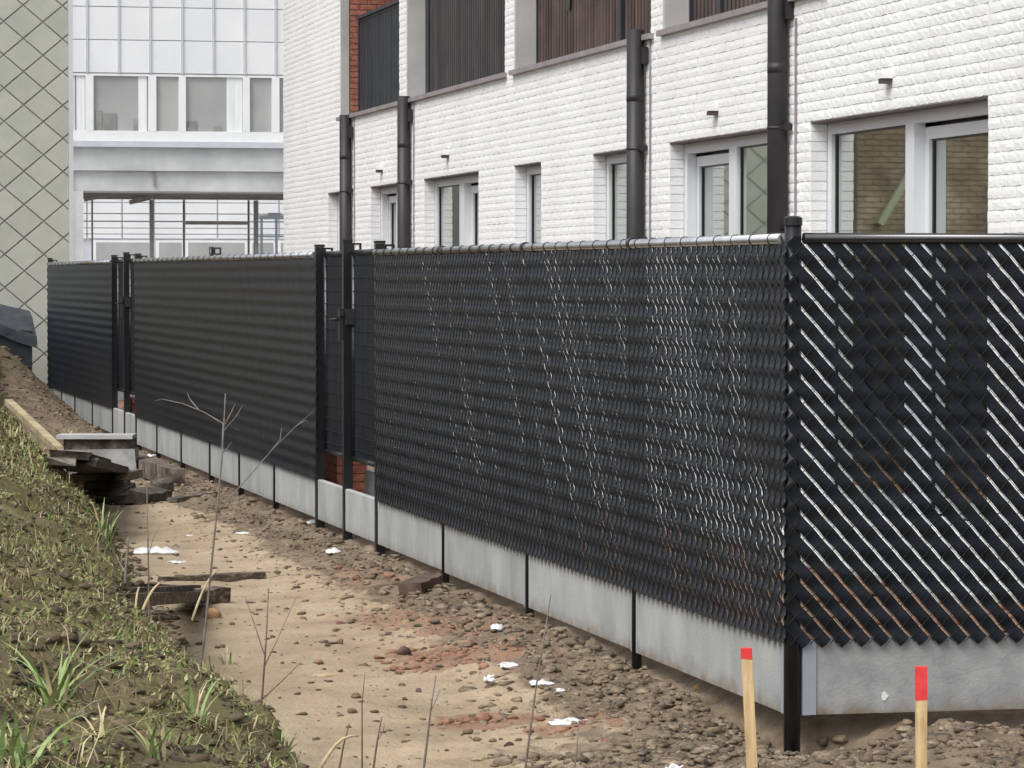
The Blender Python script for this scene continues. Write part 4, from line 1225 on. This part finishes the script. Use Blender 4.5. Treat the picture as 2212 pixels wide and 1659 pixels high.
# ------------------------------------------------------------------ plants
def stem(name, pts, Z, r0, mat, label, group=None, branches=(), zoff=None):
    """thin upright stem through the given sight lines at one distance, rooted in the ground"""
    P = [at_z(px, py, Z) for px, py in pts]
    b = P[0].copy(); b[2] = float(ground(b[0], b[1])) - .03
    if b[2] < P[0][2]: P = [b] + P
    t = empty(name, tuple(b), label, 'plant', group)
    n = len(P); m_ = MB(); m_.tube([tuple(p) for p in P], [r0 * (1 - .65 * i / (n - 1)) for i in range(n)], 6)
    m_.build('stem', mat, t, smooth=True)
    for br_ in branches:
        Q = [at_z(px, py, Z + .12 * i) for i, (px, py) in enumerate(br_)]
        m_ = MB(); m_.tube([tuple(p) for p in Q], [r0 * .42 * (1 - .6 * i / (len(Q) - 1)) for i in range(len(Q))], 5); m_.build('twig', mat, t, smooth=True)
    return t
stem('bare_sapling', [(428, 1480), (440, 1390), (455, 1240), (468, 1110), (480, 985), (487, 850)], 11.6, .0056, M['bark_grey'], 'tallest bare sapling with forked side branches in front of the middle fence', None,
     [[(478, 1000), (482, 915), (440, 890), (395, 872), (350, 862), (335, 866)], [(466, 1110), (528, 1040), (585, 975), (640, 920), (675, 890)], [(484, 920), (500, 890), (508, 872)], [(484, 930), (510, 900), (524, 876)], [(430, 886), (410, 862), (405, 850)], [(585, 975), (605, 950), (608, 925)], [(640, 920), (660, 908), (668, 915)], [(483, 905), (505, 925), (520, 930)], [(478, 980), (492, 968), (500, 955)]])
stem('dry_stem', [(562, 1560), (568, 1480), (575, 1380), (580, 1270)], 10.3, .005, M['bark'], 'dark straight dry stem at the right end of the grassy mound', None,
     [[(571, 1440), (600, 1380), (640, 1290)], [(573, 1420), (550, 1350), (530, 1290)], [(567, 1510), (610, 1470), (650, 1430)]])
stem('dry_stem', [(322, 1320), (321, 1250), (319, 1150), (317, 1040)], 13.2, .005, M['bark_grey'], 'thin grey dry stem rising left of the tall sapling', None, [[(320, 1200), (332, 1160), (345, 1140)]])
stem('dry_stem', [(270, 1290), (272, 1230), (278, 1160)], 14, .012, M['bark_grey'], 'short thick broken stalk beside the low planks', None, [[(272, 1240), (258, 1215), (250, 1200)]])
GT = 'thin dry stems standing in front of the open path'
stem('dry_stem', [(732, 1665), (742, 1610), (755, 1562)], 10.6, .005, M['bark'], 'dry stem beside the slanting straw', GT)
stem('dry_stem', [(806, 1665), (815, 1600), (825, 1549)], 10.6, .005, M['bark'], 'dry stem right of the slanting straw', GT, [[(815, 1600), (828, 1580), (830, 1565)]])
stem('dry_stem', [(915, 1665), (925, 1580), (932, 1520), (942, 1459)], 10.7, .005, M['bark_grey'], 'taller grey dry stem in the middle of the open path', GT, [[(931, 1535), (945, 1505), (950, 1490)]])
stem('dry_stem', [(1134, 1665), (1145, 1580), (1158, 1485), (1175, 1380), (1190, 1285)], 11.0, .0048, M['bark_grey'], 'tallest thin dry stem standing in front of the second concrete panel', GT)
stem('dry_stem', [(1240, 1665), (1246, 1620), (1250, 1570)], 10.6, .004, M['bark_grey'], 'faint short stem at the bottom right of the path', GT)
stem('dry_stem', [(782, 1520), (785, 1490), (788, 1455)], 11.3, .003, M['bark'], 'tiny thin stem alone on the open path', GT)
def straw(pa, pb, Z, r_, label, mat='straw', bend=.03):
    A, B = at_z(*pa, Z), at_z(*pb, Z + .1)
    Q = [A + (B - A) * t + np.array([0, 0, bend * math.sin(math.pi * t)]) for t in np.linspace(0, 1, 6)]
    m_ = MB(); m_.tube([tuple(p) for p in Q], [r_ * (1 - .5 * i / 5) for i in range(6)], 5)
    return tag(m_.build('straw', M[mat], smooth=True), label, 'straw')
straw((690, 1662), (774, 1590), 9.2, .006, 'bright yellow straw slanting at the bottom edge of the path')
straw((300, 1340), (352, 1255), 13, .007, 'pale stiff straw leaning on the low planks')
straw((415, 1340), (470, 1230), 12.4, .005, 'thin pale straw leaning right behind the low planks')
straw((290, 1350), (300, 1270), 12.6, .006, 'short upright pale straw on the edge of the mound')

# grass and weeds on the mound
def mound_pts(n, y0, y1, bias, uo=-.12, ui=1.9):
    y = y0 + (y1 - y0) * rng.random(n) ** bias
    u = uo + (ui - uo) * rng.random(n) ** 1.2
    x = np.interp(y, _EY, _EX) - u
    return x, y, u
def blades(name, n, y0, y1, bias, hmin, hmax, wd, mats, probs, label, lean=.7, uo=-.1, ui=1.9, clump=True):
    x, y, u = mound_pts(n, y0, y1, bias, uo, ui)
    if clump:
        k = vnoise(x * 2.6 + 11, y * 2.6) + vnoise(x * 7, y * 7 + 4) * .6
        keep = k * 1.9 > rng.uniform(-.6, .45, n); x, y, u = x[keep], y[keep], u[keep]; n = len(x)
    z = ground(x, y) - .004
    h = rng.uniform(hmin, hmax, n) * (.6 + .8 * rng.random(n))
    an = rng.uniform(0, 6.28, n); le = rng.uniform(.1, lean, n) * h
    dx, dy = np.cos(an), np.sin(an)
    wv = wd * rng.uniform(.6, 1.4, n)
    ax, ay = -dy * wv, dx * wv
    B = np.stack([x, y, z], 1)
    d1 = np.stack([dx * le * .35, dy * le * .35, h * .6], 1); d2 = np.stack([dx * le * 1.2, dy * le * 1.2, h * (1 - .35 * (le / h))], 1)
    s_ = np.stack([ax, ay, 0 * ax], 1)
    V = np.stack([B - s_, B + s_, B + d1 + s_ * .8, B + d1 - s_ * .8, B + d2 + s_ * .15, B + d2 - s_ * .15], 1).reshape(-1, 3)
    q = np.arange(n)[:, None] * 6
    F = np.concatenate([q + np.array([[0, 1, 2, 3]]), q + np.array([[3, 2, 4, 5]])], 0)
    mi = rng.choice(len(mats), n, p=probs)
    o = obj(name, np_mesh(name, V, F, [M[m_] for m_ in mats], np.concatenate([mi, mi])), None, 'stuff')
    return tag(o, label, 'grass')
blades('grass', 52000, -6.5, 10, 1.25, .012, .05, .0020, ['blade_olive', 'blade_dry', 'blade_green', 'blade_brown'], [.42, .18, .2, .2], 'short olive and straw coloured grass covering the near mound', 1.9)
blades('grass', 16000, 8, 27, 1., .03, .11, .004, ['blade_olive', 'blade_dry', 'blade_green', 'blade_brown'], [.46, .18, .22, .14], 'rough olive grass on the far part of the mound', 1.5, uo=-.05, ui=1.2)
blades('matted_grass', 5000, -6.5, 12, 1.2, .03, .10, .0014, ['blade_dry', 'blade_olive', 'blade_green'], [.3, .42, .28], 'long matted straw and grass lying over the near mound', 2.6)
# low weeds: small leaves close to the soil
def leaves(name, n, y0, y1, bias, sz, mats, probs, label, ui=1.9):
    x, y, u = mound_pts(n, y0, y1, bias, -.08, ui)
    k = vnoise(x * 3.1 + 31, y * 3.1); keep = k * 1.9 > rng.uniform(-.5, .5, n); x, y = x[keep], y[keep]; n = len(x)
    z = ground(x, y) + rng.uniform(.0, .03, n)
    s_ = sz * rng.uniform(.5, 1.4, n); an = rng.uniform(0, 6.28, n); ti = rng.uniform(-.8, .8, n)
    c, q = np.cos(an), np.sin(an)
    A = np.stack([c * s_, q * s_, s_ * np.sin(ti)], 1); Bv = np.stack([-q * s_ * .45, c * s_ * .45, s_ * .25 * rng.uniform(-1, 1, n)], 1)
    P = np.stack([x, y, z], 1)
    V = np.stack([P - A, P + Bv, P + A + np.array([0, 0, .004]), P - Bv], 1).reshape(-1, 3)
    F = np.arange(n)[:, None] * 4 + np.array([[0, 1, 2, 3]])
    mi = rng.choice(len(mats), n, p=probs)
    o = obj(name, np_mesh(name, V, F, [M[m_] for m_ in mats], mi), None, 'stuff')
    return tag(o, label, 'weeds')
leaves('weeds', 46000, -6.5, 8, 1.25, .0085, ['weed', 'blade_olive', 'blade_dry', 'blade_brown'], [.3, .34, .14, .22], 'low leafy weeds and moss on the near mound')
leaves('weeds', 16000, 6, 27, 1., .018, ['weed', 'blade_olive', 'blade_dry'], [.3, .45, .25], 'leafy undergrowth on the far part of the mound', 1.2)
x, y, u = mound_pts(20000, -6.5, 14, 1.25, -.28, 1.8); S = rng.gamma(2, .0052, len(x)).clip(.004, .03)
scatter('mound_clods', M['mound_clod'], np.stack([x, y, ground(x, y) + S * .1], 1), S, label='dark crumbly soil clods between the grass on the mound')
x = rng.uniform(-2, -.15, 900); y = rng.uniform(23, 31, 900); S = rng.gamma(2.0, .009, 900).clip(.006, .05)
scatter('heap_clods', M['clod'], np.stack([x, y, ground(x, y) + S * .1], 1), S, label='brown clods on the earth heap before the shingled wall')

# long green tufts
def tuft(px, py, n, hl, label, green=.7, spread=1., wd=.0035):
    g = gpt(px, py); t = MB()
    for k in range(n):
        an = random.uniform(0, 6.28); h = hl * random.uniform(.5, 1.1); le = h * random.uniform(.2, 1.0) * spread
        bx, by = g[0] + random.gauss(0, .014), g[1] + random.gauss(0, .014); bz = float(ground(bx, by)) - .01
        dx, dy = math.cos(an), math.sin(an); w_ = wd * random.uniform(.7, 1.3)
        vs = []
        N_ = 5
        for i in range(N_ + 1):
            f = i / N_
            c = (bx + dx * le * f ** 1.6, by + dy * le * f ** 1.6, bz + h * (f - .42 * f ** 2.4 * min(1, le / h)))
            ww = w_ * (1 - f ** 2) + .0006
            vs += [(c[0] - dy * ww, c[1] + dx * ww, c[2]), (c[0] + dy * ww, c[1] - dx * ww, c[2])]
        t.add(vs, [(2 * i, 2 * i + 1, 2 * i + 3, 2 * i + 2) for i in range(N_)], 0 if random.random() < green else 1)
    return tag(t.build('grass_tuft', [M['tuft'], M['straw']], smooth=True), label, 'grass tuft', 'long grass tufts on the mound')
tuft(120, 1520, 26, .22, 'largest fresh green grass tuft at the left on the mound', .86, 1.3, .0042)
tuft(40, 1640, 22, .16, 'bright green grass tuft in the bottom left corner', .8, 1.2, .0042)
tuft(265, 1380, 18, .12, 'green grass tuft on the upper edge of the near mound', .8, 1., .0035)
tuft(420, 1590, 12, .16, 'narrow grass tuft in the middle of the near mound', .7, .8, .0035)
tuft(620, 1655, 14, .10, 'small grass tuft at the bottom end of the mound edge', .6)
tuft(210, 1600, 14, .13, 'straw mixed tuft right of the corner tuft', .35, 1.4, .003)
tuft(330, 1640, 16, .12, 'low light green tuft at the bottom of the mound', .85, 1.)
tuft(225, 1170, 30, .22, 'dense dark green weed tuft on the mound opposite the low planks', .85, .8, .0045)
tuft(170, 1255, 14, .1, 'yellowish tuft on the bare part of the mound', .5, 1.)
tuft(490, 1430, 10, .1, 'sparse tuft leaning over the mound edge', .5, 1.)
tuft(150, 960, 14, .2, 'yellow green tuft growing at the foot of the far fence end', .5, .8, .012)
